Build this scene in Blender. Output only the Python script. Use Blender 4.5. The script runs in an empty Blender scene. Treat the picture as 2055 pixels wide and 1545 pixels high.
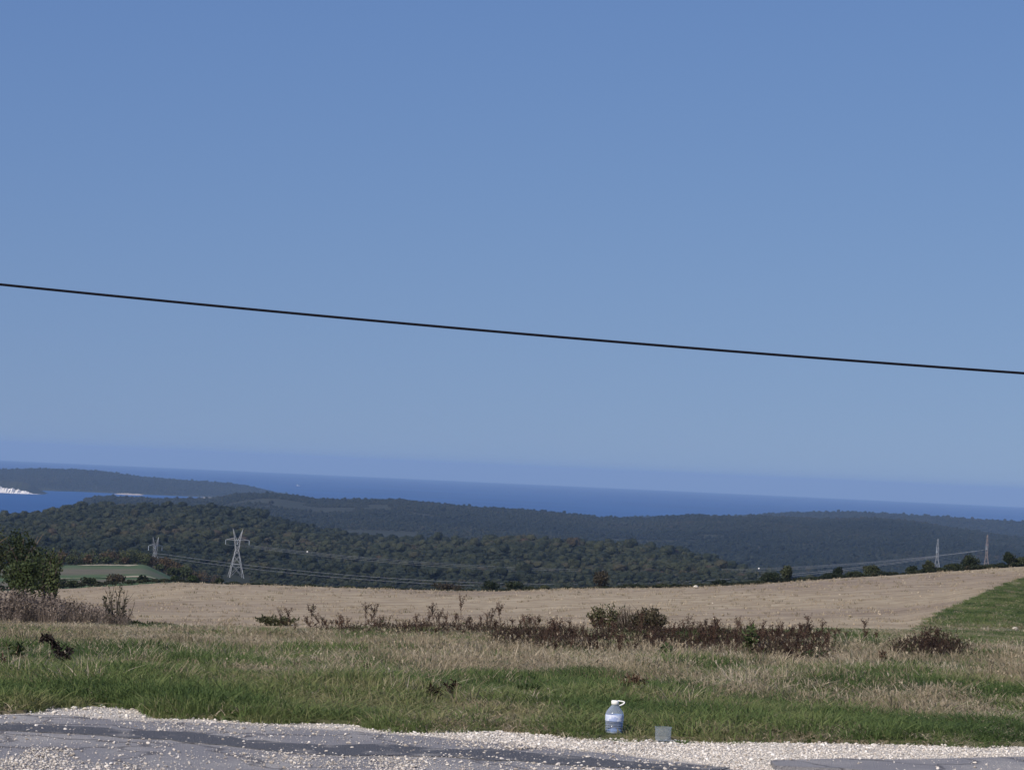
import bpy, math, random
import numpy as np
from mathutils import Matrix, Vector

R = math.radians
random.seed(7)
rng = np.random.default_rng(7)
scene = bpy.context.scene
COL = scene.collection

# ---------------------------------------------------------------- camera
W0, H0, F = 2055.0, 1545.0, 5000.0          # photograph size and focal length in its pixels
ROLL, EYE, EYE_ROW = R(2.62), 2.4, 938.0    # tilt of the horizon, eye height, eye level at the centre column
PITCH = math.atan((EYE_ROW - H0 / 2) * math.cos(ROLL) / F)
fwd = np.array([0, math.cos(PITCH), math.sin(PITCH)])
up0 = np.array([0, -math.sin(PITCH), math.cos(PITCH)])
rt0 = np.array([1.0, 0, 0])
rt = math.cos(ROLL) * rt0 + math.sin(ROLL) * up0
up = -math.sin(ROLL) * rt0 + math.cos(ROLL) * up0
cam_d = bpy.data.cameras.new("camera")
cam_d.sensor_fit = 'HORIZONTAL'
cam_d.sensor_width = 36.0
cam_d.lens = 36.0 * F / W0
cam_d.clip_start = 0.5
cam_d.clip_end = 200000.0
cam = bpy.data.objects.new("camera", cam_d)
COL.objects.link(cam)
M = Matrix.Identity(4)
for i in range(3):
    M[i][0], M[i][1], M[i][2] = rt[i], up[i], -fwd[i]
M[2][3] = EYE
cam.matrix_world = M
scene.camera = cam

# ---------------------------------------------------------------- sky, sun, exposure
SUN_AZ, SUN_EL = R(-142.0), R(38.0)         # clockwise from +Y (straight ahead); behind, to the left
world = bpy.data.worlds.new("World")
scene.world = world
world.use_nodes = True
wn = world.node_tree
wn.nodes.clear()
wo = wn.nodes.new('ShaderNodeOutputWorld')
wb = wn.nodes.new('ShaderNodeBackground')
ws = wn.nodes.new('ShaderNodeTexSky')
ws.sky_type = 'NISHITA'
ws.sun_disc = False
ws.sun_elevation = SUN_EL
ws.sun_rotation = SUN_AZ
ws.altitude = 0.0
ws.air_density = 1.0
ws.dust_density = 2.0
ws.ozone_density = 8.0
wb.inputs['Strength'].default_value = 0.10
wtc = wn.nodes.new('ShaderNodeTexCoord')       # clear dry air: the whole sky is read a little higher up, all the way round
wmp = wn.nodes.new('ShaderNodeMapping')
wmp.inputs['Location'].default_value = (0, 0, 0.10)
wmp.inputs['Scale'].default_value = (1, 1, 0.90)
wn.links.new(wtc.outputs['Generated'], wmp.inputs['Vector'])
wn.links.new(wmp.outputs[0], ws.inputs['Vector'])
wsep, wcom = wn.nodes.new('ShaderNodeSeparateColor'), wn.nodes.new('ShaderNodeCombineColor')
wn.links.new(ws.outputs[0], wsep.inputs[0])
for ch, (gam, mul) in enumerate(((1.05, 1.285), (0.85, 0.850), (0.50, 0.737))):   # camera response, the same for the whole sky
    m1, m2, m3 = (wn.nodes.new('ShaderNodeMath') for _ in range(3))
    m1.operation, m2.operation, m3.operation = 'MULTIPLY', 'POWER', 'MULTIPLY'
    m1.inputs[1].default_value, m2.inputs[1].default_value, m3.inputs[1].default_value = 0.1, gam, mul * 10
    wn.links.new(wsep.outputs[ch], m1.inputs[0])
    wn.links.new(m1.outputs[0], m2.inputs[0])
    wn.links.new(m2.outputs[0], m3.inputs[0])
    wn.links.new(m3.outputs[0], wcom.inputs[ch])
wn.links.new(wcom.outputs[0], wb.inputs['Color'])
wn.links.new(wb.outputs[0], wo.inputs['Surface'])
sd = bpy.data.lights.new("sun", 'SUN')
sd.energy = 4.2
sd.angle = R(0.53)
sd.color = (1.0, 0.95, 0.87)
sun = bpy.data.objects.new("sun", sd)
COL.objects.link(sun)
sv = Vector((math.sin(SUN_AZ) * math.cos(SUN_EL), math.cos(SUN_AZ) * math.cos(SUN_EL), math.sin(SUN_EL)))
sun.rotation_euler = sv.to_track_quat('Z', 'Y').to_euler()
sun.location = sv * 50
scene.view_settings.view_transform = 'Standard'
scene.view_settings.look = 'None'
scene.view_settings.gamma = 1.0
scene.view_settings.exposure = 0.0
scene.view_settings.use_curve_mapping = False
cy = scene.cycles
cy.use_denoising = True
cy.max_bounces = 6
cy.diffuse_bounces = 2
cy.glossy_bounces = 3
cy.transparent_max_bounces = 12
cy.volume_bounces = 0
cy.use_fast_gi = False
cy.sample_clamp_indirect = 4.0


# ---------------------------------------------------------------- helpers: picture <-> place
def ray(px, py):
    px, py = np.asarray(px, float), np.asarray(py, float)
    a = (px - W0 / 2) / F
    b = -(py - H0 / 2) / F
    return a[..., None] * rt + b[..., None] * up + fwd


def project(P):
    P = np.asarray(P, float)
    q = P - np.array([0, 0, EYE])
    d = q @ fwd
    return W0 / 2 + F * (q @ rt) / d, H0 / 2 - F * (q @ up) / d


def at_dist(px, py, D):
    """point at horizontal distance D on the sight line through a pixel"""
    d = ray(px, py)
    h = np.hypot(d[..., 0], d[..., 1])
    return d * (np.asarray(D, float) / h)[..., None] + np.array([0, 0, EYE])


def on_plane(px, py, z=0.0):
    d = ray(px, py)
    t = (z - EYE) / d[..., 2]
    return d * t[..., None] + np.array([0, 0, EYE])


def lattice(seed):
    return np.random.default_rng(seed).random((256, 256))


_LAT = {}


def vn(x, y, s, seed=0):
    """smooth value noise 0..1, feature size s"""
    if seed not in _LAT:
        _LAT[seed] = lattice(1000 + seed)
    L = _LAT[seed]
    x, y = np.asarray(x, float) / s, np.asarray(y, float) / s
    xi, yi = np.floor(x).astype(int), np.floor(y).astype(int)
    fx, fy = x - xi, y - yi
    fx, fy = fx * fx * (3 - 2 * fx), fy * fy * (3 - 2 * fy)
    g = lambda i, j: L[(xi + i) % 256, (yi + j) % 256]
    return (g(0, 0) * (1 - fx) + g(1, 0) * fx) * (1 - fy) + (g(0, 1) * (1 - fx) + g(1, 1) * fx) * fy


def fbm(x, y, s, seed=0, n=3):
    t, a, w = 0, 0.5, 0
    for k in range(n):
        t = t + a * vn(x, y, s / 2 ** k, seed + k)
        w += a
        a *= 0.5
    return t / w


# ---------------------------------------------------------------- helpers: materials
def new_mat(name):
    m = bpy.data.materials.new(name)
    m.use_nodes = True
    m.node_tree.nodes.clear()
    return m, m.node_tree.nodes, m.node_tree.links


def ramp(nodes, stops):
    r = nodes.new('ShaderNodeValToRGB')
    el = r.color_ramp.elements
    while len(el) < len(stops):
        el.new(0.5)
    for e, (p, c) in zip(el, stops):
        e.position = p
        e.color = (*c, 1)
    return r


def plain(name, col, rough=0.7, metal=0.0, spec=0.3, noise=None):
    m, N, L = new_mat(name)
    o = N.new('ShaderNodeOutputMaterial')
    p = N.new('ShaderNodeBsdfPrincipled')
    p.inputs['Base Color'].default_value = (*col, 1)
    p.inputs['Roughness'].default_value = rough
    p.inputs['Metallic'].default_value = metal
    p.inputs['Specular IOR Level'].default_value = spec
    if noise:
        tc = N.new('ShaderNodeTexCoord')
        t = N.new('ShaderNodeTexNoise')
        t.inputs['Scale'].default_value = noise[0]
        t.inputs['Detail'].default_value = 4
        a = tuple(c * (1 - noise[1]) for c in col)
        b = tuple(min(1, c * (1 + noise[1])) for c in col)
        r = ramp(N, [(0.3, a), (0.7, b)])
        L.new(tc.outputs['Object'], t.inputs['Vector'])
        L.new(t.outputs['Fac'], r.inputs['Fac'])
        L.new(r.outputs['Color'], p.inputs['Base Color'])
    L.new(p.outputs[0], o.inputs['Surface'])
    return m


def leafy(name, stops, transl=0.25, tint=True, local=0.35, lscale=1.5):
    """leaf or blade material: colour from the instance's tint (or the object's random number) and a local noise"""
    m, N, L = new_mat(name)
    o = N.new('ShaderNodeOutputMaterial')
    if tint:
        a = N.new('ShaderNodeAttribute')
        a.attribute_type = 'INSTANCER'
        a.attribute_name = 'tint'
        fac = a.outputs['Fac']
    else:
        oi = N.new('ShaderNodeObjectInfo')
        fac = oi.outputs['Random']
    tc = N.new('ShaderNodeTexCoord')
    t = N.new('ShaderNodeTexNoise')
    t.inputs['Scale'].default_value = lscale
    t.inputs['Detail'].default_value = 3
    L.new(tc.outputs['Object'], t.inputs['Vector'])
    ma = N.new('ShaderNodeMath')
    ma.operation = 'MULTIPLY_ADD'
    L.new(t.outputs['Fac'], ma.inputs[0])
    ma.inputs[1].default_value = local * 2
    ma.inputs[2].default_value = -local
    ad = N.new('ShaderNodeMath')
    ad.operation = 'ADD'
    ad.use_clamp = True
    L.new(fac, ad.inputs[0])
    L.new(ma.outputs[0], ad.inputs[1])
    r = ramp(N, stops)
    L.new(ad.outputs[0], r.inputs['Fac'])
    d = N.new('ShaderNodeBsdfPrincipled')
    d.inputs['Roughness'].default_value = 0.6
    d.inputs['Specular IOR Level'].default_value = 0.15
    L.new(r.outputs['Color'], d.inputs['Base Color'])
    tr = N.new('ShaderNodeBsdfTranslucent')
    L.new(r.outputs['Color'], tr.inputs['Color'])
    mx = N.new('ShaderNodeMixShader')
    mx.inputs[0].default_value = transl
    L.new(d.outputs[0], mx.inputs[1])
    L.new(tr.outputs[0], mx.inputs[2])
    L.new(mx.outputs[0], o.inputs['Surface'])
    return m


def ground_mat(name, layers, bump=0.3, bscale=8.0, rough=0.9, stretch=(1, 1, 1), rot=0.0):
    """layers: list of (scale, detail, [(pos,col)...]) first is base, following are (scale, detail, stops, mask_scale, lo, hi)"""
    m, N, L = new_mat(name)
    o = N.new('ShaderNodeOutputMaterial')
    p = N.new('ShaderNodeBsdfPrincipled')
    p.inputs['Roughness'].default_value = rough
    p.inputs['Specular IOR Level'].default_value = 0.15
    geo = N.new('ShaderNodeNewGeometry')
    mp = N.new('ShaderNodeMapping')
    mp.inputs['Scale'].default_value = stretch
    mp.inputs['Rotation'].default_value = (0, 0, rot)
    L.new(geo.outputs['Position'], mp.inputs['Vector'])
    prev = None
    for k, ly in enumerate(layers):
        t = N.new('ShaderNodeTexNoise')
        t.inputs['Scale'].default_value = ly[0]
        t.inputs['Detail'].default_value = ly[1]
        t.inputs['Roughness'].default_value = 0.65
        L.new(mp.outputs[0], t.inputs['Vector'])
        r = ramp(N, ly[2])
        L.new(t.outputs['Fac'], r.inputs['Fac'])
        if prev is None:
            prev = r.outputs['Color']
        else:
            t2 = N.new('ShaderNodeTexNoise')
            t2.inputs['Scale'].default_value = ly[3]
            t2.inputs['Detail'].default_value = 5
            L.new(mp.outputs[0], t2.inputs['Vector'])
            mr = N.new('ShaderNodeMapRange')
            mr.inputs['From Min'].default_value = ly[4]
            mr.inputs['From Max'].default_value = ly[5]
            L.new(t2.outputs['Fac'], mr.inputs['Value'])
            mx = N.new('ShaderNodeMix')
            mx.data_type = 'RGBA'
            L.new(mr.outputs[0], mx.inputs['Factor'])
            L.new(prev, mx.inputs['A'])
            L.new(r.outputs['Color'], mx.inputs['B'])
            prev = mx.outputs['Result']
    L.new(prev, p.inputs['Base Color'])
    tb = N.new('ShaderNodeTexNoise')
    tb.inputs['Scale'].default_value = bscale
    tb.inputs['Detail'].default_value = 6
    L.new(mp.outputs[0], tb.inputs['Vector'])
    bp = N.new('ShaderNodeBump')
    bp.inputs['Strength'].default_value = bump
    bp.inputs['Distance'].default_value = 0.1
    L.new(tb.outputs['Fac'], bp.inputs['Height'])
    L.new(bp.outputs[0], p.inputs['Normal'])
    L.new(p.outputs[0], o.inputs['Surface'])
    return m


MAT = {}
MAT['gravel'] = ground_mat('pale_gravel', [(60, 6, [(0.3, (.50, .47, .42)), (0.7, (.70, .665, .60))]),
                                           (14, 4, [(0.4, (.42, .39, .35)), (0.6, (.54, .51, .46))], 1.3, .50, .66)], 0.8, 45)
MAT['asphalt'] = ground_mat('worn_asphalt', [(90, 6, [(0.3, (.195, .195, .205)), (0.7, (.29, .288, .295))]),
                                             (25, 5, [(0.4, (.31, .30, .29)), (0.6, (.40, .39, .37))], 1.1, .46, .68)], 0.5, 70)
am = MAT['asphalt']                                   # fine cracks in the old surface
N, L = am.node_tree.nodes, am.node_tree.links
p = next(n for n in N if n.type == 'BSDF_PRINCIPLED')
src = p.inputs['Base Color'].links[0].from_socket
ga = next(n for n in N if n.type == 'NEW_GEOMETRY')
vo = N.new('ShaderNodeTexVoronoi')
vo.feature = 'DISTANCE_TO_EDGE'
vo.inputs['Scale'].default_value = 0.75
nz = N.new('ShaderNodeTexNoise')
nz.inputs['Scale'].default_value = 2.2
nz.inputs['Detail'].default_value = 5
L.new(ga.outputs['Position'], nz.inputs['Vector'])
va = N.new('ShaderNodeVectorMath')
va.operation = 'MULTIPLY_ADD'
va.inputs[1].default_value = (.9, .9, 0)
L.new(nz.outputs['Color'], va.inputs[0])
L.new(ga.outputs['Position'], va.inputs[2])
L.new(va.outputs[0], vo.inputs['Vector'])
rc = ramp(N, [(0.0, (.28, .28, .30)), (0.035, (1, 1, 1))])
L.new(vo.outputs['Distance'], rc.inputs['Fac'])
mb_ = N.new('ShaderNodeMix')
mb_.data_type = 'RGBA'
mb_.blend_type = 'MULTIPLY'
mb_.inputs['Factor'].default_value = .8
L.new(src, mb_.inputs['A'])
L.new(rc.outputs['Color'], mb_.inputs['B'])
L.new(mb_.outputs['Result'], p.inputs['Base Color'])
MAT['dark_strip'] = ground_mat('dark_asphalt', [(70, 6, [(0.3, (.075, .081, .094)), (0.7, (.14, .146, .16))]),
                                              (25, 5, [(0.4, (.2, .2, .2)), (0.6, (.3, .29, .28))], 3.0, .55, .70)], 0.6, 60)
MAT['verge'] = ground_mat('verge_soil', [(3, 6, [(0.3, (.055, .070, .028)), (0.7, (.13, .12, .062))]),
                                         (9, 5, [(0.4, (.10, .09, .05)), (0.6, (.20, .17, .11))], .25, .45, .6)], 0.5, 12)
MAT['field'] = ground_mat('dry_field', [(0.55, 8, [(0.32, (.27, .215, .140)), (0.55, (.35, .290, .195)), (0.74, (.43, .365, .255))]),
                                        (0.16, 5, [(0.4, (.235, .186, .132)), (0.6, (.295, .240, .172))], .030, .44, .60)],
                          0.6, 3.0, stretch=(1.0, 0.30, 1), rot=R(-32))
fm = MAT['field']
N, L = fm.node_tree.nodes, fm.node_tree.links
p = next(n for n in N if n.type == 'BSDF_PRINCIPLED')
src = p.inputs['Base Color'].links[0].from_socket
mpf = next(n for n in N if n.type == 'MAPPING')
geo_f = next(n for n in N if n.type == 'NEW_GEOMETRY')
mp2 = N.new('ShaderNodeMapping')
mp2.inputs['Rotation'].default_value = (0, 0, R(55))
wv = N.new('ShaderNodeTexWave')                       # drill rows
wv.inputs['Scale'].default_value = 0.05
wv.inputs['Distortion'].default_value = 4.0
wv.inputs['Detail'].default_value = 4.0
wv.inputs['Detail Scale'].default_value = 1.2
L.new(geo_f.outputs['Position'], mp2.inputs['Vector'])
L.new(mp2.outputs[0], wv.inputs['Vector'])
rw = ramp(N, [(0.0, (.78, .76, .75)), (0.4, (.97, .97, .97)), (0.75, (1.0, 1.0, 1.0))])
L.new(wv.outputs['Fac'], rw.inputs['Fac'])
mxf = N.new('ShaderNodeMix')
mxf.data_type = 'RGBA'
mxf.blend_type = 'MULTIPLY'
mxf.inputs['Factor'].default_value = 0.8
L.new(src, mxf.inputs['A'])
L.new(rw.outputs['Color'], mxf.inputs['B'])
L.new(mxf.outputs['Result'], p.inputs['Base Color'])
MAT['meadow'] = ground_mat('meadow_grass', [(0.03, 6, [(0.3, (.058, .098, .040)), (0.7, (.078, .112, .050))]),
                                            (0.2, 4, [(0.4, (.10, .095, .065)), (0.6, (.14, .125, .09))], .010, .48, .60)], 0.2, 1)
MAT['forest_floor'] = ground_mat('forest_floor', [(0.02, 8, [(0.3, (.018, .022, .012)), (0.7, (.040, .042, .022))])], 0.6, 0.1)
MAT['cliff'] = ground_mat('chalk_cliff', [(0.05, 6, [(0.3, (.52, .50, .47)), (0.7, (.80, .78, .74))])], 0.8, 0.05)


# ---------------------------------------------------------------- helpers: meshes and objects
def mesh_of(name, V, Fc, mats=(), mi=None, smooth=False):
    me = bpy.data.meshes.new(name)
    V = np.asarray(V, float)
    if isinstance(Fc, np.ndarray):
        Fc = Fc.tolist()
    me.from_pydata(V.tolist(), [], Fc)
    for m in mats:
        me.materials.append(m)
    if mi is not None:
        me.polygons.foreach_set('material_index', np.asarray(mi, dtype=np.int32))
    if smooth:
        me.polygons.foreach_set('use_smooth', np.ones(len(me.polygons), dtype=bool))
    me.update()
    return me


def tag(o, label=None, cat=None, group=None, kind=None):
    if label:
        o['label'] = label
    if cat:
        o['category'] = cat
    if group:
        o['group'] = group
    if kind:
        o['kind'] = kind
    return o


def link(name, me, parent=None, loc=None, rz=None, scale=None):
    o = bpy.data.objects.new(name, me)
    COL.objects.link(o)
    if parent is not None:
        o.parent = parent
    if loc is not None:
        o.location = tuple(float(c) for c in loc)
    if rz is not None:
        o.rotation_euler = (0, 0, rz)
    if scale is not None:
        o.scale = scale if hasattr(scale, '__len__') else (scale,) * 3
    return o


def empty(name, loc=(0, 0, 0), rz=0):
    o = bpy.data.objects.new(name, None)
    COL.objects.link(o)
    o.empty_display_size = 0.2
    o.location = tuple(float(c) for c in loc)
    o.rotation_euler = (0, 0, rz)
    return o


class MB:
    """collects shapes for one mesh; mat index per face"""

    def __init__(s):
        s.V, s.F, s.M = [], [], []

    def add(s, V, Fc, mi=0):
        b = len(s.V)
        s.V.extend([tuple(v) for v in V])
        s.F.extend([[i + b for i in f] for f in Fc])
        s.M.extend([mi] * len(Fc))

    def bar(s, a, b, w, mi=0, w2=None):
        a, b = Vector(a), Vector(b)
        d = (b - a).normalized()
        x = d.orthogonal().normalized()
        y = d.cross(x)
        w2 = w if w2 is None else w2
        V = []
        for p, h in ((a, w / 2), (b, w2 / 2)):
            V += [p + x * h + y * h, p - x * h + y * h, p - x * h - y * h, p + x * h - y * h]
        s.add(V, [[0, 1, 5, 4], [1, 2, 6, 5], [2, 3, 7, 6], [3, 0, 4, 7], [3, 2, 1, 0], [4, 5, 6, 7]], mi)

    def tube(s, pts, rad, n=6, mi=0, cap=True):
        pts = [Vector(p) for p in pts]
        if not hasattr(rad, '__len__'):
            rad = [rad] * len(pts)
        V = []
        px = None
        for i, p in enumerate(pts):
            d = (pts[min(i + 1, len(pts) - 1)] - pts[max(i - 1, 0)]).normalized()
            if px is None:
                x = d.orthogonal().normalized()
            else:
                x = (px - d * px.dot(d)).normalized()
            px = x
            y = d.cross(x)
            for k in range(n):
                a = 2 * math.pi * k / n
                V.append(p + (x * math.cos(a) + y * math.sin(a)) * rad[i])
        Fc = []
        for i in range(len(pts) - 1):
            for k in range(n):
                Fc.append([i * n + k, i * n + (k + 1) % n, (i + 1) * n + (k + 1) % n, (i + 1) * n + k])
        if cap:
            Fc.append(list(range(n))[::-1])
            Fc.append([(len(pts) - 1) * n + k for k in range(n)])
        s.add(V, Fc, mi)

    def lathe(s, prof, n=24, mi=0, c=(0, 0, 0)):
        V, Fc = [], []
        for r, z in prof:
            for k in range(n):
                a = 2 * math.pi * k / n
                V.append((c[0] + r * math.cos(a), c[1] + r * math.sin(a), c[2] + z))
        for i in range(len(prof) - 1):
            for k in range(n):
                Fc.append([i * n + k, i * n + (k + 1) % n, (i + 1) * n + (k + 1) % n, (i + 1) * n + k])
        s.add(V, Fc, mi)

    def leaf(s, p, d, w, l, mi=0, bend=0.3, rr=random):
        """pointed leaf of two bent halves, from p along d"""
        d = Vector(d).normalized()
        x = d.cross(Vector((rr.uniform(-1, 1), rr.uniform(-1, 1), rr.uniform(-1, 1)))).normalized()
        n = d.cross(x)
        p = Vector(p)
        m_ = p + d * l * 0.5 + n * bend * l * 0.15
        e = p + d * l - n * bend * l * 0.4
        s.add([p, m_ + x * w / 2, e, m_ - x * w / 2], [[0, 1, 2, 3]], mi)

    def mesh(s, name, mats, smooth=False):
        return mesh_of(name, np.array([tuple(v) for v in s.V]), s.F, mats, s.M, smooth)


def leaf_quads(C, size, seed, flat=0.0, aspect=1.5, nrm=None, nmix=0.0):
    """rhombus leaves at centres C with random orientation; nrm pulls their normals outwards"""
    g = np.random.default_rng(seed)
    n = len(C)
    z = g.normal(size=(n, 3))
    z[:, 2] += flat * np.sign(z[:, 2])
    z /= np.linalg.norm(z, axis=1)[:, None]
    if nrm is not None:
        z = z * (1 - nmix) + nrm * nmix
        z /= np.linalg.norm(z, axis=1)[:, None] + 1e-9
    a = np.cross(z, g.normal(size=(n, 3)))
    a /= np.linalg.norm(a, axis=1)[:, None]
    b = np.cross(z, a)
    s = (size * g.uniform(0.6, 1.3, n))[:, None]
    V = np.stack([C + a * s * aspect / 2, C + b * s / 2, C - a * s * aspect / 2, C - b * s / 2], 1).reshape(-1, 3)
    Fq = np.arange(4 * n).reshape(n, 4)
    return V, Fq


def icosphere(sub):
    t = (1 + 5 ** 0.5) / 2
    V = [(-1, t, 0), (1, t, 0), (-1, -t, 0), (1, -t, 0), (0, -1, t), (0, 1, t), (0, -1, -t), (0, 1, -t), (t, 0, -1), (t, 0, 1), (-t, 0, -1), (-t, 0, 1)]
    V = [np.array(v) / np.linalg.norm(v) for v in V]
    Fc = [(0, 11, 5), (0, 5, 1), (0, 1, 7), (0, 7, 10), (0, 10, 11), (1, 5, 9), (5, 11, 4), (11, 10, 2), (10, 7, 6), (7, 1, 8), (3, 9, 4), (3, 4, 2),
          (3, 2, 6), (3, 6, 8), (3, 8, 9), (4, 9, 5), (2, 4, 11), (6, 2, 10), (8, 6, 7), (9, 8, 1)]
    for _ in range(sub):
        mid, N2 = {}, []

        def m(a, b):
            k = (min(a, b), max(a, b))
            if k not in mid:
                v = V[a] + V[b]
                V.append(v / np.linalg.norm(v))
                mid[k] = len(V) - 1
            return mid[k]
        for a, b, c in Fc:
            x, y, z = m(a, b), m(b, c), m(c, a)
            N2 += [(a, x, z), (b, y, x), (c, z, y), (x, y, z)]
        Fc = N2
    return np.array(V), np.array(Fc)


ICO1, ICO2 = icosphere(1), icosphere(2)


def crown_points(n, rad, seed, lumps=9, hollow=0.55):
    """leaf centres on the shells of several lumps that fill an ellipsoid; returns centres and outward directions"""
    g = np.random.default_rng(seed)
    P, Nn = [], []
    rad = np.array(rad, float)
    for k in range(lumps):
        d = g.normal(size=3)
        d /= np.linalg.norm(d)
        c = d * g.uniform(0.25, 0.68) if k else np.zeros(3)
        c[2] = c[2] * 0.8
        lr = g.uniform(0.30, 0.48) if k else 0.62
        m = int(n / lumps * (lr / 0.4) ** 2)
        q = g.normal(size=(m, 3))
        q /= np.linalg.norm(q, axis=1)[:, None]
        rr_ = lr * g.uniform(hollow, 1.08, m) ** 0.6
        P.append(c + q * rr_[:, None])
        Nn.append(q)
    P, Nn = np.concatenate(P) * rad, np.concatenate(Nn)
    return P, Nn


def tree_mesh(name, seed, h, w, leaf, n, mats, trunk_h=0.3, lumps=9, core=True, squash=1.0):
    """one mesh: crown of leaf quads round a dark core, tapered trunk; base at z=0. Used for the woods."""
    g = np.random.default_rng(seed)
    ch = h * (1 - trunk_h)
    rad = (w / 2, w / 2 * squash, ch / 2)
    P, Nn = crown_points(n, rad, seed, lumps)
    c = np.array([0, 0, h - ch / 2])
    V, Q = leaf_quads(P + c, leaf, seed + 1, nrm=Nn, nmix=0.55)
    F_ = Q.tolist()
    mi = [0] * len(F_)
    Vs = [V]
    b = len(V)
    if core:
        for k in range(5):
            q = ICO1[0] * (1 + g.normal(size=(len(ICO1[0]), 1)) * 0.12)
            d = g.normal(size=3)
            d /= np.linalg.norm(d)
            cc = d * g.uniform(0.2, 0.5) * np.array(rad) if k else np.zeros(3)
            q = q * np.array(rad) * (0.45 if k else 0.72) + cc + c
            Vs.append(q)
            F_ += (ICO1[1] + b).tolist()
            mi += [0] * len(ICO1[1])
            b += len(q)
    mb = MB()
    mb.tube([(0, 0, -0.3), (w * .01, 0, h * trunk_h * .6), (0, w * .01, h * 0.6)], [w * .04, w * .03, w * .012], 5)
    Vs.append(np.array([tuple(v) for v in mb.V]))
    F_ += [[i + b for i in f] for f in mb.F]
    mi += [1] * len(mb.F)
    return mesh_of(name, np.concatenate(Vs), F_, mats, mi)


def scatter(name, P, rotz, scl, kind, tint, protos, label, cat, tilt=None):
    """one object of kind stuff: points that carry copies of the meshes in protos"""
    me = bpy.data.meshes.new(name)
    n = len(P)
    me.vertices.add(n)
    me.vertices.foreach_set('co', np.asarray(P, dtype=np.float32).ravel())
    rot = np.zeros((n, 3), dtype=np.float32)
    rot[:, 2] = rotz
    if tilt is not None:
        rot[:, 0], rot[:, 1] = tilt[0], tilt[1]
    scl = np.asarray(scl, dtype=np.float32)
    if scl.ndim == 1:
        scl = np.repeat(scl[:, None], 3, 1)
    for nm, ty, arr in (('rot', 'FLOAT_VECTOR', rot), ('scl', 'FLOAT_VECTOR', scl)):
        me.attributes.new(nm, ty, 'POINT').data.foreach_set('vector', np.ascontiguousarray(arr, dtype=np.float32).ravel())
    me.attributes.new('knd', 'INT', 'POINT').data.foreach_set('value', np.asarray(kind, dtype=np.int32))
    me.attributes.new('tint', 'FLOAT', 'POINT').data.foreach_set('value', np.asarray(tint, dtype=np.float32))
    o = link(name, me)
    tag(o, label, cat, kind='stuff')
    gt = bpy.data.node_groups.new(name + '_scatter', 'GeometryNodeTree')
    gt.interface.new_socket('Geometry', in_out='INPUT', socket_type='NodeSocketGeometry')
    gt.interface.new_socket('Geometry', in_out='OUTPUT', socket_type='NodeSocketGeometry')
    N, L = gt.nodes, gt.links
    gi, go = N.new('NodeGroupInput'), N.new('NodeGroupOutput')
    jn = N.new('GeometryNodeJoinGeometry')

    def attr(nm, ty):
        a = N.new('GeometryNodeInputNamedAttribute')
        a.data_type = ty
        a.inputs['Name'].default_value = nm
        return a.outputs['Attribute']
    ar, asc, ak = attr('rot', 'FLOAT_VECTOR'), attr('scl', 'FLOAT_VECTOR'), attr('knd', 'INT')
    for k, pm in enumerate(protos):
        po = bpy.data.objects.new(pm.name + '_source', pm)      # not linked to the scene: only its mesh is used
        oi = N.new('GeometryNodeObjectInfo')
        oi.inputs['Object'].default_value = po
        cp = N.new('FunctionNodeCompare')
        cp.data_type = 'INT'
        cp.operation = 'EQUAL'
        L.new(ak, cp.inputs[2])
        cp.inputs[3].default_value = k
        ip = N.new('GeometryNodeInstanceOnPoints')
        L.new(gi.outputs[0], ip.inputs['Points'])
        L.new(cp.outputs[0], ip.inputs['Selection'])
        L.new(oi.outputs['Geometry'], ip.inputs['Instance'])
        L.new(ar, ip.inputs['Rotation'])
        L.new(asc, ip.inputs['Scale'])
        L.new(ip.outputs[0], jn.inputs[0])
    L.new(jn.outputs[0], go.inputs[0])
    md = o.modifiers.new('scatter', 'NODES')
    md.node_group = gt
    return o


# ---------------------------------------------------------------- the lie of the land
SEA = EYE - 130.0
RE = 6371000.0


def az_of(P):
    return np.arctan2(P[..., 0], P[..., 1])


LINES = []      # each: azimuths, distances, heights


def line_px(pts, dy=0.0, ext=True):
    a = np.array(pts, float)
    P = at_dist(a[:, 0], a[:, 1] + dy, a[:, 2])
    az, D, z = az_of(P), a[:, 2], P[:, 2]
    LINES.append([az, D, z])


def line_const(D, z):
    LINES.append([np.array([-1.3, 1.3]), np.array([D, D], float), np.array([z, z], float)])


line_const(3, 0)
EDGE = [(-900, 1408), (-300, 1425), (0, 1433), (55, 1430), (70, 1420), (90, 1416), (180, 1415), (290, 1421), (310, 1432), (330, 1440), (420, 1441), (500, 1447), (700, 1452),
        (780, 1464), (850, 1468), (1000, 1466), (1170, 1480), (1500, 1488), (1800, 1492), (2055, 1497), (2400, 1500), (3000, 1502)]
ea = np.array(EDGE, float)
eP = on_plane(ea[:, 0], ea[:, 1])
eaz, eD = az_of(eP), np.hypot(eP[:, 0], eP[:, 1])
LINES.append([np.concatenate([[-1.2, -.8, -.5], eaz, [.6, .9, 1.2]]), np.concatenate([[58, 32, 25.5], eD, [27.5, 36, 60]]), np.zeros(len(eaz) + 6)])
line_px([(-3000, 1150, 45), (0, 1291, 45), (500, 1302, 45), (1000, 1312, 45), (1500, 1321, 45), (1820, 1327, 45), (2055, 1331, 45), (4000, 1390, 45)], dy=5)
line_px([(-3000, 1200, 70), (-500, 1236, 70), (0, 1243, 70), (250, 1249, 70), (600, 1256, 70), (1000, 1258, 70), (1500, 1262, 70), (1820, 1263, 72), (1862, 1243, 88), (1900, 1220, 112), (1945, 1200, 140),
         (1990, 1178, 178), (2055, 1153, 240), (2300, 1090, 285), (4000, 1080, 300)], dy=7)
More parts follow.
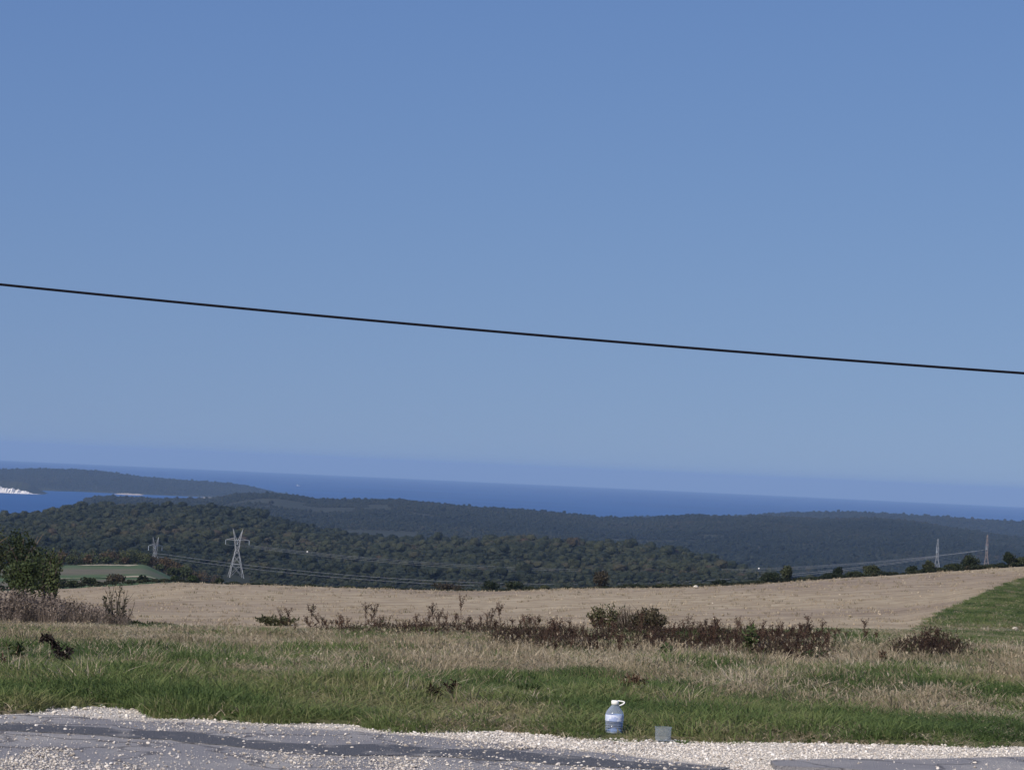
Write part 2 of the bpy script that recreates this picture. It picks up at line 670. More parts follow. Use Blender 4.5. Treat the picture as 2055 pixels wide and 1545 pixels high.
line_px([(-3000, 1190, 150), (0, 1222, 150), (500, 1227, 150), (1000, 1230, 150), (1500, 1224, 150), (1800, 1213, 155), (1900, 1189, 190), (1990, 1163, 230), (2055, 1147, 272), (2300, 1084, 305), (4000, 1075, 315)])
L4 = [(-3000, 1150, 330), (-500, 1188, 330), (0, 1186, 330), (100, 1183, 330), (160, 1180, 330), (290, 1172, 330), (370, 1169, 330), (500, 1174, 330), (750, 1183, 330), (900, 1187, 330), (1000, 1188, 330),
      (1200, 1182, 330), (1400, 1179, 330), (1535, 1172, 330), (1700, 1160, 330), (1795, 1155, 330), (1900, 1147, 330), (2055, 1137, 330), (2400, 1075, 335), (4000, 1060, 335)]
line_px(L4)
line_px([(-3000, 1150, 430), (0, 1167, 430), (300, 1162, 430), (400, 1190, 430), (550, 1250, 430), (1000, 1265, 430), (2055, 1232, 430), (4000, 1230, 430)])
line_px([(-3000, 1120, 650), (0, 1136, 650), (290, 1132, 650), (330, 1150, 650), (400, 1190, 650), (600, 1240, 650), (1000, 1240, 650), (2055, 1235, 650), (4000, 1240, 650)])
line_px([(-3000, 1100, 1150), (0, 1131, 1150), (300, 1142, 1150), (480, 1164, 1150), (700, 1180, 1150), (1000, 1182, 1150), (1400, 1178, 1150), (1500, 1174, 1150), (2055, 1168, 1150), (4000, 1190, 1150)])
line_px([(-3000, 1000, 1900), (-500, 1045, 1900), (0, 1040, 1900), (100, 1031, 1900), (200, 1018, 1900), (380, 1018, 1900), (480, 1021, 1900), (560, 1040, 1900), (650, 1064, 1850), (740, 1082, 1800), (860, 1088, 1700),
         (920, 1092, 1680), (1020, 1083, 1650), (1200, 1097, 1600), (1380, 1111, 1600), (1450, 1130, 1600), (1510, 1150, 1600), (1600, 1166, 1600), (2055, 1162, 1600), (4000, 1200, 1600)], dy=10)
line_const(2700, EYE - 94)
RIDGE2 = [(-3000, 1150, 4500), (-500, 1100, 4500), (0, 1085, 4500), (60, 1050, 4500), (130, 1022, 4500), (190, 997, 4500), (250, 999, 4500), (330, 1004, 4500), (430, 1002, 4500), (480, 991, 4500), (560, 990, 4500),
          (640, 1000, 4500), (720, 1000, 4500), (810, 1003, 4500), (900, 1012, 4500), (1000, 1020, 4500), (1100, 1027, 4500), (1200, 1040, 4500), (1290, 1044, 4500), (1400, 1037, 4500), (1530, 1037, 4500),
          (1640, 1042, 4500), (1750, 1041, 4500), (1830, 1046, 4500), (1900, 1058, 4500), (1980, 1070, 4500), (2055, 1080, 4500), (4000, 1200, 4500)]
line_px(RIDGE2, dy=3.5)
line_px([(-3000, 1100, 5600), (0, 1020, 5600), (1000, 1063, 5600), (1300, 1065, 5600), (2055, 1105, 5600), (4000, 1190, 5600)])
line_px([(-3000, 1200, 6600), (0, 1010, 6600), (1000, 1050, 6600), (1200, 1048, 6600), (1300, 1041, 6600), (1450, 1037, 6600), (1530, 1033, 6600), (1600, 1029, 6600), (1710, 1029, 6600), (1850, 1038, 6600), (1950, 1044, 6600),
         (2055, 1049, 6600), (2500, 1075, 6600), (4000, 1150, 6600)], dy=2)
line_const(7900, SEA - 22)
NL = len(LINES)
I_EDGE, I_NEAR, I_FAR, I_R1 = 1, 3, 5, 9


def line_D(i, az):
    return np.interp(az, LINES[i][0], LINES[i][1])


def land_raw(az, D):
    """height by a monotone cubic through the lines along each bearing"""
    az, D = np.broadcast_arrays(np.asarray(az, float), np.asarray(D, float))
    sh = az.shape
    az, D = az.ravel(), D.ravel()
    X = np.stack([np.log(np.interp(az, l[0], l[1])) for l in LINES])
    Z = np.stack([np.interp(az, l[0], l[2]) for l in LINES])
    h = np.diff(X, axis=0)
    h = np.maximum(h, 1e-4)
    s = np.diff(Z, axis=0) / h
    m = np.zeros_like(Z)
    w = 3 * (h[1:] + h[:-1])
    ok = s[1:] * s[:-1] > 0
    m[1:-1] = np.where(ok, w / ((2 * h[1:] + h[:-1]) / np.where(ok, s[:-1], 1) + (h[1:] + 2 * h[:-1]) / np.where(ok, s[1:], 1)), 0)
    m[0], m[-1] = s[0], s[-1]
    x = np.log(np.maximum(D, 0.5))
    k = np.clip((x[None] >= X).sum(0) - 1, 0, NL - 2)
    j = np.arange(len(x))
    hk = h[k, j]
    t = np.clip((x - X[k, j]) / hk, 0, 1)
    z = ((1 + 2 * t) * (1 - t) ** 2 * Z[k, j] + t * (1 - t) ** 2 * hk * m[k, j] + t * t * (3 - 2 * t) * Z[k + 1, j] + t * t * (t - 1) * hk * m[k + 1, j])
    return z.reshape(sh)


def land(x, y):
    x, y = np.asarray(x, float), np.asarray(y, float)
    D = np.hypot(x, y)
    az = np.arctan2(x, y)
    z = land_raw(az, D)
    # knolls and gullies on the wooded hills, soft bumps on the verge and the field
    hill = np.clip((D - 1000) / 500, 0, 1)
    z = z + hill * (fbm(x, y, 330, 3) - 0.5) * np.clip(D / 400, 0, 11)
    e = line_D(I_EDGE, az)
    near = np.clip((D - e) / 4.0, 0, 1) * np.clip((900 - D) / 300, 0, 1)
    z = z + near * ((vn(x, y, 1.1, 11) - 0.5) * 0.07 + (vn(x, y, 4.5, 12) - 0.5) * 0.16)
    return z


def polar_patch(name, i0, i1, n, mat, azs, label, skirt=None, kind='structure', d0=None, d1=None):
    rows = []
    t = np.linspace(0, 1, n)
    for tt in t:
        a = np.log(line_D(i0, azs)) if d0 is None else np.full_like(azs, math.log(d0))
        b = np.log(line_D(i1, azs)) if d1 is None else np.full_like(azs, math.log(d1))
        D = np.exp(a + (b - a) * tt)
        x, y = D * np.sin(azs), D * np.cos(azs)
        rows.append(np.stack([x, y, land(x, y)], 1))
    if skirt:
        D = np.hypot(rows[0][:, 0], rows[0][:, 1])
        first = rows[0].copy()
        rows[0] = first + np.array([0, 0, skirt])
        low = first * ((D - 0.10) / D)[:, None]
        low[:, 2] = -0.06
        rows.insert(0, low)
    nr, nc = len(rows), len(azs)
    V = np.concatenate(rows)
    i, j = np.meshgrid(np.arange(nr - 1), np.arange(nc - 1), indexing='ij')
    Q = np.stack([i * nc + j, i * nc + j + 1, (i + 1) * nc + j + 1, (i + 1) * nc + j], -1).reshape(-1, 4)[:, ::-1]
    me = mesh_of(name, V, Q, [mat], smooth=True)
    o = link(name, me)
    tag(o, label, kind=kind)
    return o


FR = R(14.5)
az_in = np.linspace(-FR, FR, 520)
az_out = np.concatenate([np.linspace(-1.2, -FR, 40)[:-1], az_in, np.linspace(FR, 1.2, 40)[1:]])
az_few = np.concatenate([np.linspace(-1.0, -FR, 16)[:-1], np.linspace(-FR, FR, 260), np.linspace(FR, 1.0, 16)[1:]])

# road and shoulder in front of the verge; the disc goes on round and behind the camera
azr = np.linspace(-math.pi, math.pi, 721)
inner = [0.01, 5, 10, 14, 17, 19]
rowsV = []
for d in inner:
    rowsV.append(np.stack([d * np.sin(azr), d * np.cos(azr), np.zeros_like(azr)], 1))
De = np.where(np.abs(azr) < 1.2, np.interp(azr, LINES[1][0], LINES[1][1]), 58.0) + 0.25
for t in (0.25, 0.5, 0.75, 1.0):
    d = 19 + (De - 19) * t
    rowsV.append(np.stack([d * np.sin(azr), d * np.cos(azr), np.zeros_like(azr)], 1))
nc = len(azr)
i, j = np.meshgrid(np.arange(len(rowsV) - 1), np.arange(nc - 1), indexing='ij')
Q = np.stack([i * nc + j, i * nc + j + 1, (i + 1) * nc + j + 1, (i + 1) * nc + j], -1).reshape(-1, 4)[:, ::-1]
tag(link('ground', mesh_of('ground', np.concatenate(rowsV), Q, [MAT['gravel']])), 'pale crushed stone shoulder between road and grass', kind='structure')

polar_patch('verge', 1, 3, 60, MAT['verge'], az_out, 'rough grass verge sloping down from the road', skirt=0.03)
polar_patch('field', 3, 5, 70, MAT['field'], az_out, 'bare tan harvested field beyond the grass verge')
polar_patch('meadow', 5, 7, 24, MAT['meadow'], az_few, 'green meadow in the dip behind the field')
polar_patch('valley', 7, 8, 12, MAT['forest_floor'], az_few, 'valley floor below the field')
polar_patch('hill', 8, 10, 40, MAT['forest_floor'], az_few, 'nearest wooded hill')
polar_patch('hill', 10, 12, 40, MAT['forest_floor'], az_few, 'hazy wooded ridge in the middle distance')
polar_patch('hill', 12, 14, 20, MAT['forest_floor'], az_few, 'low blue ridge along the shore')

# ---------------------------------------------------------------- the sea, curved as it is
m, N, L = new_mat('sea_water')
o = N.new('ShaderNodeOutputMaterial')
p = N.new('ShaderNodeBsdfPrincipled')
p.inputs['Base Color'].default_value = (.030, .085, .235, 1)
p.inputs['Roughness'].default_value = 0.5
p.inputs['Specular IOR Level'].default_value = 0.12
g_ = N.new('ShaderNodeNewGeometry')
mp = N.new('ShaderNodeMapping')
mp.inputs['Scale'].default_value = (0.0011, 0.0016, 0.001)
t = N.new('ShaderNodeTexNoise')
t.inputs['Scale'].default_value = 1.0
t.inputs['Detail'].default_value = 6
L.new(g_.outputs['Position'], mp.inputs['Vector'])
L.new(mp.outputs[0], t.inputs['Vector'])
r = ramp(N, [(0.32, (.002, .042, .165)), (0.68, (.012, .078, .245))])
L.new(t.outputs['Fac'], r.inputs['Fac'])
L.new(r.outputs['Color'], p.inputs['Base Color'])
L.new(p.outputs[0], o.inputs['Surface'])
MAT['sea'] = m
ds = np.concatenate([np.linspace(4200, 12000, 30), np.linspace(12500, 45000, 60)])
azs = np.linspace(-0.8, 0.8, 161)
V = np.concatenate([np.stack([d * np.sin(azs), d * np.cos(azs), np.full_like(azs, SEA - d * d / (2 * RE))], 1) for d in ds])
nc = len(azs)
i, j = np.meshgrid(np.arange(len(ds) - 1), np.arange(nc - 1), indexing='ij')
Q = np.stack([i * nc + j, i * nc + j + 1, (i + 1) * nc + j + 1, (i + 1) * nc + j], -1).reshape(-1, 4)[:, ::-1]
tag(link('sea', mesh_of('sea', V, Q, [MAT['sea']], smooth=True)), 'deep blue sea reaching to the horizon', kind='structure')

# the headland across the bay
PEN_D = 8600.0
pen = np.array([(-3000, 990), (-600, 935), (-200, 938), (0, 941), (60, 939), (150, 941), (200, 944), (260, 953), (330, 960), (400, 965), (470, 970), (510, 977), (545, 986), (575, 996)], float)
pP = at_dist(pen[:, 0], pen[:, 1] + 3, np.full(len(pen), PEN_D))
paz, pz = az_of(pP), pP[:, 2]


def peninsula_z(x, y):
    D, az = np.hypot(x, y), np.arctan2(x, y)
    sea = SEA - D * D / (2 * RE)
    top = np.interp(az, paz, pz)
    nearD = 7720 + 140 * (vn(az * 60, az * 0, 1.0, 21) - 0.5)
    k = np.where(D < PEN_D, np.clip((D - nearD) / (PEN_D - nearD), -0.2, 1), np.clip(1 - (D - PEN_D) / 1100, -0.2, 1))
    s = np.sign(k) * np.abs(k) ** 0.62
    return sea + (top - sea) * s + (fbm(x, y, 260, 24) - 0.5) * 16 * np.clip(k, 0, 1) * np.clip(3 - 3 * k, 0, 1)


def peninsula_patch():
    a = np.linspace(paz[1], paz[-1], 170)
    rows = [np.stack([d * np.sin(a), d * np.cos(a), peninsula_z(d * np.sin(a), d * np.cos(a))], 1) for d in np.linspace(7600, 9900, 40)]
    nc = len(a)
    i, j = np.meshgrid(np.arange(39), np.arange(nc - 1), indexing='ij')
    Q = np.stack([i * nc + j, i * nc + j + 1, (i + 1) * nc + j + 1, (i + 1) * nc + j], -1).reshape(-1, 4)[:, ::-1]
    tag(link('headland', mesh_of('headland', np.concatenate(rows), Q, [MAT['forest_floor']], smooth=True)), 'long blue wooded headland across the bay', kind='structure')


peninsula_patch()


# small near point of the headland with white cliffs along its foot
def cliff_point():
    D0 = 7000.0
    foot = np.array([(-260, 982), (-120, 986), (0, 991.5), (30, 992.5), (60, 993.5), (80, 994.5)], float)
    nx = 120
    xs = np.linspace(-260, 80, nx)
    fy = np.interp(xs, foot[:, 0], foot[:, 1])
    g = np.random.default_rng(5)
    hc = np.interp(xs, [-260, -120, -40, 0, 3, 10, 16, 24, 30, 35, 41, 46, 52, 58, 66, 80], [12, 13, 12, 12.5, 9, 10.5, 8.5, 11, 6, 9, 5, 6.5, 5, 3, 1, 0.3])
    hw = np.interp(xs, [-260, 0, 40, 52, 60, 66, 80], [26, 23, 22, 17, 7, 1.5, 0.3])
    A = at_dist(xs, fy, np.full(nx, D0))
    A[:, 2] = SEA - D0 * D0 / (2 * RE) - 0.3
    pxm = D0 / F
    B = A + np.stack([np.zeros(nx), 12 + 6 * g.random(nx), hc * pxm * (0.9 + 0.2 * g.random(nx))], 1)
    C = B + np.stack([np.zeros(nx), np.full(nx, 60.0), np.maximum(hw - hc, 0.0) * pxm], 1)
    E = C + np.stack([np.zeros(nx), np.full(nx, 240.0), -(C[:, 2] - A[:, 2]) - 3], 1)
    mid = (A + B) / 2 + np.stack([np.zeros(nx), g.uniform(-5, 5, nx), np.zeros(nx)], 1)
    rows = [A, mid, B]
    Q = []
    for r_ in range(2):
        for k in range(nx - 1):
            Q.append([r_ * nx + k, r_ * nx + k + 1, (r_ + 1) * nx + k + 1, (r_ + 1) * nx + k])
    tag(link('cliff', mesh_of('cliff', np.concatenate(rows), Q, [MAT['cliff']])), 'white cliffs at the water by the left edge', 'cliff', kind='structure')
    rows = [B + np.array([0, 0.5, -0.5]), C, E]
    Q = []
    for r_ in range(2):
        for k in range(nx - 1):
            Q.append([r_ * nx + k, r_ * nx + k + 1, (r_ + 1) * nx + k + 1, (r_ + 1) * nx + k])
    tag(link('headland', mesh_of('headland_point', np.concatenate(rows), Q, [MAT['forest_floor']], smooth=True)), 'dark wooded point above the white cliffs', kind='structure')


cliff_point()


def beach(x0, x1, y0, y1, hpx, D, name_label):
    xs = np.linspace(x0, x1, 24)
    ys = np.interp(xs, [x0, x1], [y0, y1])
    A = at_dist(xs, ys, np.full(24, D))
    A[:, 2] = SEA - D * D / (2 * RE) - 0.2
    t = np.linspace(0, 1, 24)
    g = np.random.default_rng(int(x0))
    h = hpx * D / F * np.sin(np.pi * np.clip(t * .96 + .02, 0, 1)) ** 0.5 * (0.6 + 0.5 * g.random(24))
    B = A + np.stack([np.zeros(24), 70 + h, h + 1], 1)
    Q = [[k, k + 1, 24 + k + 1, 24 + k] for k in range(23)]
    tag(link('beach', mesh_of('beach', np.concatenate([A, B]), Q, [MAT['sand']])), name_label, kind='structure')


MAT['sand'] = ground_mat('pale_sand', [(0.03, 5, [(0.3, (.36, .30, .24)), (0.7, (.52, .45, .37))])], 0.3, 0.05)
beach(228, 282, 985.5, 988.5, 2.0, 7560, 'pale strip of beach at the foot of the far headland')
beach(400, 436, 997.5, 999.5, 1.0, 7560, 'short pale beach where the headland meets the ridge')

# ---------------------------------------------------------------- woods
BARK = plain('bark', (.09, .075, .06), 0.9, noise=(6, .3))
leaf_wood = leafy('wood_leaves', [(0.0, (.015, .021, .011)), (0.3, (.025, .032, .016)), (0.6, (.037, .043, .021)), (0.82, (.049, .044, .024)), (1.0, (.056, .040, .025))], 0.2, local=.14, lscale=.3)
leaf_far = leafy('far_wood_leaves', [(0.0, (.010, .015, .010)), (0.5, (.022, .028, .016)), (1.0, (.044, .037, .025))], 0.15, local=.1, lscale=.3)
woodA = [tree_mesh('wood_tree_%d' % k, 40 + k, h, w, .55, 420, [leaf_wood, BARK], .16, 13) for k, (h, w) in enumerate([(9, 8.5), (7.5, 8.5), (10.5, 8), (6, 7.5)])]
woodB = [tree_mesh('far_tree_%d' % k, 60 + k, h, w, 1.3, 110, [leaf_far, BARK], .1, 6) for k, (h, w) in enumerate([(9, 10), (7.5, 11), (11, 10)])]


def wood(name, P, protos, smin, smax, seed, label, patch=160):
    g = np.random.default_rng(seed)
    n = len(P)
    tint = np.clip(fbm(P[:, 0], P[:, 1], patch, seed) * 1.15 - 0.27 + g.normal(size=n) * 0.15, 0, 1)
    s = g.uniform(smin, smax, n) * np.where(g.random(n) < .16, g.uniform(1.3, 1.9, n), 1.0) * (.8 + .4 * vn(P[:, 0], P[:, 1], 45, seed + 40))
    sc = np.stack([s * g.uniform(.85, 1.2, n), s * g.uniform(.85, 1.2, n), s * g.uniform(.62, .92, n)], 1)
    return scatter(name, P, g.uniform(0, 6.28, n), sc, g.integers(0, len(protos), n), tint, protos, label, 'forest')


def poisson_polar(a0, a1, d0, d1, step, seed, jitter=0.9):
    """jittered grid in world x/y clipped to bearings and distances"""
    g = np.random.default_rng(seed)
    x = np.arange(math.sin(a0) * d1, math.sin(a1) * d1, step)
    y = np.arange(d0 * math.cos(max(abs(a0), abs(a1))), d1, step)
    X, Y = np.meshgrid(x, y)
    X = X + g.uniform(-.5, .5, X.shape) * step * jitter
    Y = Y + g.uniform(-.5, .5, X.shape) * step * jitter
    X, Y = X.ravel(), Y.ravel()
    az, D = np.arctan2(X, Y), np.hypot(X, Y)
    k = (az > a0) & (az < a1) & (D > d0) & (D < d1)
    return X[k], Y[k], az[k], D[k]


A0, A1 = R(-14), R(14)
# nearest hill
X, Y, az, D = poisson_polar(A0, A1, 1000, 2150, 4.1, 1)
r1 = line_D(I_R1, az)
foot = np.interp(az, [R(-14), R(-9), R(-6), R(0), R(14)], [1080, 1060, 1195, 1195, 1195])
pu, pv_ = project(np.stack([X, Y, land(X, Y)], 1))
k = (D > foot) & (D < r1 + 130) & (az < R(6.3))
k &= ~((pu > 418) & (pu < 552) & (D < 1330))            # the cleared strip at the big pylon
clear = fbm(X, Y, 70, 31) > 0.70
k &= ~clear
P = np.stack([X, Y, land(X, Y)], 1)[k]
wood('forest', P, woodA, .30, .62, 2, 'dark mixed wood covering the nearest hill')
# low scrub between the field edge and the foot of the woods
X, Y, az, D = poisson_polar(A0, A1, 940, 1330, 4.2, 15)
pu, pv_ = project(np.stack([X, Y, land(X, Y)], 1))
k = (D < 1205) | ((pu > 418) & (pu < 552))
k &= (pu > 330) & ~((np.abs(pu - 474) < 30) & (D < 1180))
P = np.stack([X, Y, land(X, Y)], 1)[k]
wood('forest', P, woodA, .18, .40, 16, 'low scrub below the wires at the foot of the wooded hill', 60)
# valley and lower slopes to the right
X, Y, az, D = poisson_polar(A0, A1, 2000, 3300, 5.6, 3)
k = (az > R(-2.0)) & (D > 2250) & (fbm(X, Y, 240, 33) < 0.60)
P = np.stack([X, Y, land(X, Y)], 1)[k]
wood('forest', P, woodB, .30, .55, 4, 'blue green wood in the valley behind the nearest hill')
# hazy ridge
X, Y, az, D = poisson_polar(A0, A1, 3200, 5000, 6.0, 5)
Z = land(X, Y)
k = (Z > SEA - 1) & (fbm(X, Y, 200, 35) < 0.72)
P = np.stack([X, Y, Z], 1)[k]
wood('forest', P, woodB, .26, .48, 6, 'hazy wood covering the long middle ridge', 300)
X, Y, az, D = poisson_polar(R(1.5), A1, 5600, 6900, 9, 7)
Z = land(X, Y)
k = Z > SEA - 3
wood('forest', np.stack([X, Y, Z], 1)[k], woodB, .4, .7, 8, 'thin blue wood on the low shore ridge at right', 300)
X, Y, az, D = poisson_polar(A0, float(paz[-1]), 7700, 8900, 9, 9)
Z = peninsula_z(X, Y)
k = Z > SEA - D * D / (2 * RE) + 2.5
wood('forest', np.stack([X, Y, Z], 1)[k], woodB, .4, .7, 10, 'blue wood covering the far headland', 300)


# ---------------------------------------------------------------- road surfaces
def sheet(name, outline, z, mat, label, jit=0.05, seed=0, thick=0.0, step=0.25):
    """flat piece of paving with a ragged edge; outline in picture points on the ground"""
    a = np.array(outline, float)
    P = on_plane(a[:, 0], a[:, 1], z)[:, :2]
    out = []
    g = np.random.default_rng(seed)
    for k in range(len(P)):
        p, q = P[k], P[(k + 1) % len(P)]
        n = max(1, int(np.linalg.norm(q - p) / step))
        for t in range(n):
            out.append(p + (q - p) * t / n)
    out = np.array(out)
    out += (np.stack([vn(out[:, 0], out[:, 1], .35, 70 + seed), vn(out[:, 0], out[:, 1], .35, 71 + seed)], 1) - .5) * jit * 2.5
    out += g.uniform(-jit, jit, out.shape) * .4
    n = len(out)
    V = np.column_stack([out, np.full(n, z)])
    Fc = [list(range(n))]
    if thick:
        V = np.concatenate([V, np.column_stack([out, np.full(n, z - thick)])])
        Fc += [[k, n + k, n + (k + 1) % n, (k + 1) % n] for k in range(n)]
    me = mesh_of(name, V, Fc, [mat])
    import bmesh
    b = bmesh.new()
    b.from_mesh(me)
    bmesh.ops.recalc_face_normals(b, faces=b.faces)
    if b.faces[0].normal.z < 0:
        bmesh.ops.reverse_faces(b, faces=b.faces)
    bmesh.ops.triangulate(b, faces=[f for f in b.faces if len(f.verts) > 4])
    b.to_mesh(me)
    b.free()
    return tag(link(name, me), label, kind='structure')


sheet('road', [(-900, 1412), (0, 1435), (70, 1434), (330, 1446), (520, 1455), (720, 1466), (900, 1481), (1000, 1491), (1230, 1512), (1400, 1532), (1520, 1552), (1800, 1900), (1500, 2600), (-3000, 2600), (-3500, 1500)], 0.012, MAT['asphalt'],
      'worn grey asphalt of the road edge', .10, 1, thick=.03)
sheet('road', [(-900, 1430), (0, 1452), (200, 1460), (330, 1469), (500, 1481), (680, 1492), (1000, 1504), (1200, 1518), (1400, 1535), (1480, 1543), (1400, 1549), (1250, 1540), (1000, 1522), (700, 1511), (500, 1501),
               (330, 1484), (150, 1468), (0, 1461), (-900, 1438)], 0.020, MAT['dark_strip'], 'dark strip of asphalt along the road', .13, 2, thick=.006)  # thin overlay sheet, darker than the road around it
sheet('road', [(1546, 1525), (1700, 1521), (1800, 1523), (2055, 1517), (2700, 1512), (2700, 1700), (2055, 1640), (1800, 1547), (1680, 1541), (1552, 1535)], 0.045, MAT['asphalt'],
      'broken tongue of grey asphalt at the corner', .025, 3, thick=.06)

# ---------------------------------------------------------------- gravel
def rock_mesh(name, seed, mats, flat=.6, sub=ICO1):
    g = np.random.default_rng(seed)
    V = sub[0].copy()
    for _ in range(7):                                   # chop with random planes, as crushed stone
        d = g.normal(size=3)
        d /= np.linalg.norm(d)
        h = V @ d - g.uniform(.55, .85)
        V = V - np.outer(np.maximum(h, 0), d)
    V = V * np.array([g.uniform(.8, 1.25), g.uniform(.7, 1.0), flat * g.uniform(.8, 1.2)])
    return mesh_of(name, V * .5, sub[1], mats)


stone_m = leafy('limestone', [(0.0, (.32, .285, .24)), (0.25, (.52, .48, .42)), (0.7, (.66, .625, .565)), (1.0, (.78, .76, .71))], 0.0, local=.12, lscale=3)
stones = [rock_mesh('crushed_stone_%d' % k, 80 + k, [stone_m]) for k in range(4)]
g = np.random.default_rng(12)
n = 230000
px_, py_ = g.uniform(-120, 2175, n), g.uniform(1410, 1560, n)
P = on_plane(px_, py_)
edge_y = np.interp(px_, ea[:, 0], ea[:, 1])
inside = py_ > edge_y - 2 + g.normal(size=n) * 2.0
# more loose stone at the right, in drifts on the asphalt at the left
road_y = np.interp(px_, [0, 70, 330, 520, 720, 900, 1000, 1230, 1400, 1520, 1530, 2055], [1435, 1434, 1446, 1455, 1466, 1481, 1491, 1512, 1532, 1552, 1700, 1700])
slab = (px_ > 1546) & (py_ > np.interp(px_, [1546, 1700, 1800, 2055, 2175], [1525, 1521, 1523, 1517, 1515])) & (py_ < np.interp(px_, [1546, 1680, 1790, 1800, 2175], [1535, 1541, 1546, 1700, 1700]))
strip_t, strip_b = np.interp(px_, [0, 200, 330, 500, 680, 1000, 1200, 1400, 1480], [1452, 1460, 1469, 1481, 1492, 1504, 1518, 1535, 1543]), np.interp(px_, [0, 150, 330, 500, 700, 1000, 1250, 1400], [1461, 1468, 1484, 1501, 1511, 1522, 1540, 1549])
dens = np.where(py_ < road_y, .75, .10 + .34 * np.clip((vn(P[:, 0], P[:, 1], .9, 41) - .60) * 5, 0, 1))
dens = np.where((py_ > strip_t + 3 * np.sin(px_ / 37)) & (py_ < strip_b + 3 * np.sin(px_ / 53)) & (px_ < 1480), .09, dens)
dens = np.where(slab, .02, dens)
dens *= np.where(px_ < 760, np.where(py_ < road_y, .40, .45), 1)
dens = np.where((px_ < 150) & (py_ > 1502), np.maximum(dens, .40 * (vn(P[:, 0], P[:, 1], .4, 43) > .5)), dens)
# lower density where a pixel covers more ground
keep = inside & (g.random(n) < dens)
P, sl = P[keep], slab[keep]
m_ = len(P)
s = np.exp(g.normal(size=m_) * .6) * .0090
s = np.clip(s, .004, .038)
P[:, 2] = s * .22 + np.where(sl, .045, np.where(py_[keep] > road_y[keep], .014, .0))
scatter('gravel', P, g.uniform(0, 6.28, m_), s, g.integers(0, 4, m_), np.clip(g.normal(size=m_) * .25 + np.where(py_[keep] > road_y[keep], .30, .5), 0, 1), stones, 'loose pale crushed stone strewn over the shoulder', 'gravel',
        tilt=(g.uniform(-.5, .5, m_), g.uniform(-.5, .5, m_)))

ORD = 'first second third fourth fifth sixth seventh eighth ninth tenth eleventh twelfth thirteenth fourteenth fifteenth sixteenth seventeenth eighteenth nineteenth'.split()
ORD += ['twentieth'] + ['twenty-' + w for w in ORD[:9]] + ['thirtieth'] + ['thirty-' + w for w in ORD[:9]]

# larger stones that can be told apart
big_m = leafy('chalk_stone', [(0.0, (.42, .38, .30)), (0.5, (.58, .54, .46)), (1.0, (.70, .67, .60))], 0.0, tint=False, local=.15, lscale=4)
bigs = [rock_mesh('white_stone_%d' % k, 90 + k, [big_m], .7, ICO2) for k in range(5)]
spots = [(78, 1424, 7), (96, 1426, 11), (110, 1431, 12), (133, 1425, 10), (149, 1422, 14), (171, 1424, 11), (184, 1422, 10), (203, 1431, 10), (118, 1436, 9), (255, 1438, 12), (289, 1440, 12), (315, 1436, 8), (262, 1441, 7),
         (196, 1451, 6), (353, 1446, 7), (409, 1447, 8), (430, 1441, 8), (452, 1448, 10), (472, 1449, 9), (497, 1452, 8), (160, 1436, 7), (224, 1425, 8), (240, 1428, 7), (566, 1445, 8), (604, 1449, 8), (640, 1455, 9), (664, 1441, 7)]
spots.sort()
for k, (x, y, w) in enumerate(spots):
    p = on_plane(x, y)
    sc = w / (F / np.hypot(p[0], p[1])) * .85
    o = link('stone', bigs[k % 5], loc=(p[0], p[1], sc * .22), rz=random.uniform(0, 6), scale=sc)
    tag(o, 'white limestone chunk where the verge meets the asphalt, %s from the left' % ORD[k], 'stone', 'white stones along the grass edge')
for x, y, D, w, lab in ((1396, 1188, 260, 10, 'lone white stone on the bare field'), (2038, 1240, 80, 12, 'pale pointed stone in the green slope at the right edge'), (73, 1222, 69, 13, 'pale round stone among the dry brush'),
                        (1235, 1493, 22.2, 11, 'flat brown stone on the gravel in front of the bottle')):
    p = at_dist(x, y, D)
    z = float(land(p[0], p[1]))
    sc = w / (F / D) * 1.1
    me = bigs[2]
    if 'brown' in lab:
        me = rock_mesh('brown_stone', 99, [plain('brown_stone', (.13, .10, .08), .8, noise=(20, .3))], .35, ICO2)
    tag(link('stone', me, loc=(p[0], p[1], z + sc * (.3 if D > 30 else .12)), rz=1.0, scale=sc), lab, 'stone')

# ---------------------------------------------------------------- grass
def tuft_mesh(name, seed, nb, h, hv, rad, w, lean, mats, head=0.0, curl=.5):
    """blades of three bent segments; some carry a seed head"""
    g = np.random.default_rng(seed)
    V, Fc, mi = [], [], []
    for k in range(nb):
        a, r_ = g.uniform(0, 6.283), rad * math.sqrt(g.random())
        b = np.array([r_ * math.cos(a), r_ * math.sin(a), -.02])
        hh = h * g.uniform(1 - hv, 1 + hv)
        la = g.uniform(0, 6.283)
        ln = np.array([math.cos(la), math.sin(la), 0]) * abs(g.normal()) * lean
        sd_ = np.array([-math.sin(a + g.uniform(-1, 1)), math.cos(a + g.uniform(-1, 1)), 0])
        base = len(V)
        ww = w * g.uniform(.6, 1.3)
        for t, wf in ((0, 1), (.4, .9), (.75, .6)):
            p_ = b + np.array([0, 0, hh * t * (1 - .25 * curl * t * t)]) + ln * hh * t ** (1 + curl)
            V += [p_ - sd_ * ww * wf / 2, p_ + sd_ * ww * wf / 2]
        tip = b + np.array([0, 0, hh * (1 - .25 * curl)]) + ln * hh
        V.append(tip)
        Fc += [[base, base + 1, base + 3, base + 2], [base + 2, base + 3, base + 5, base + 4], [base + 4, base + 5, base + 6]]
        mi += [0, 0, 0]
        if g.random() < head:
            C = tip + g.normal(size=(5, 3)) * np.array([.008, .008, .03]) * (h / .4)
            q, f = leaf_quads(C, .022 * (h / .4), int(g.integers(1e6)), aspect=2.2)
            b2 = len(V)
            V += list(q)
            Fc += (f + b2).tolist()
            mi += [0] * len(f)
    return mesh_of(name, np.array(V), Fc, mats, mi)


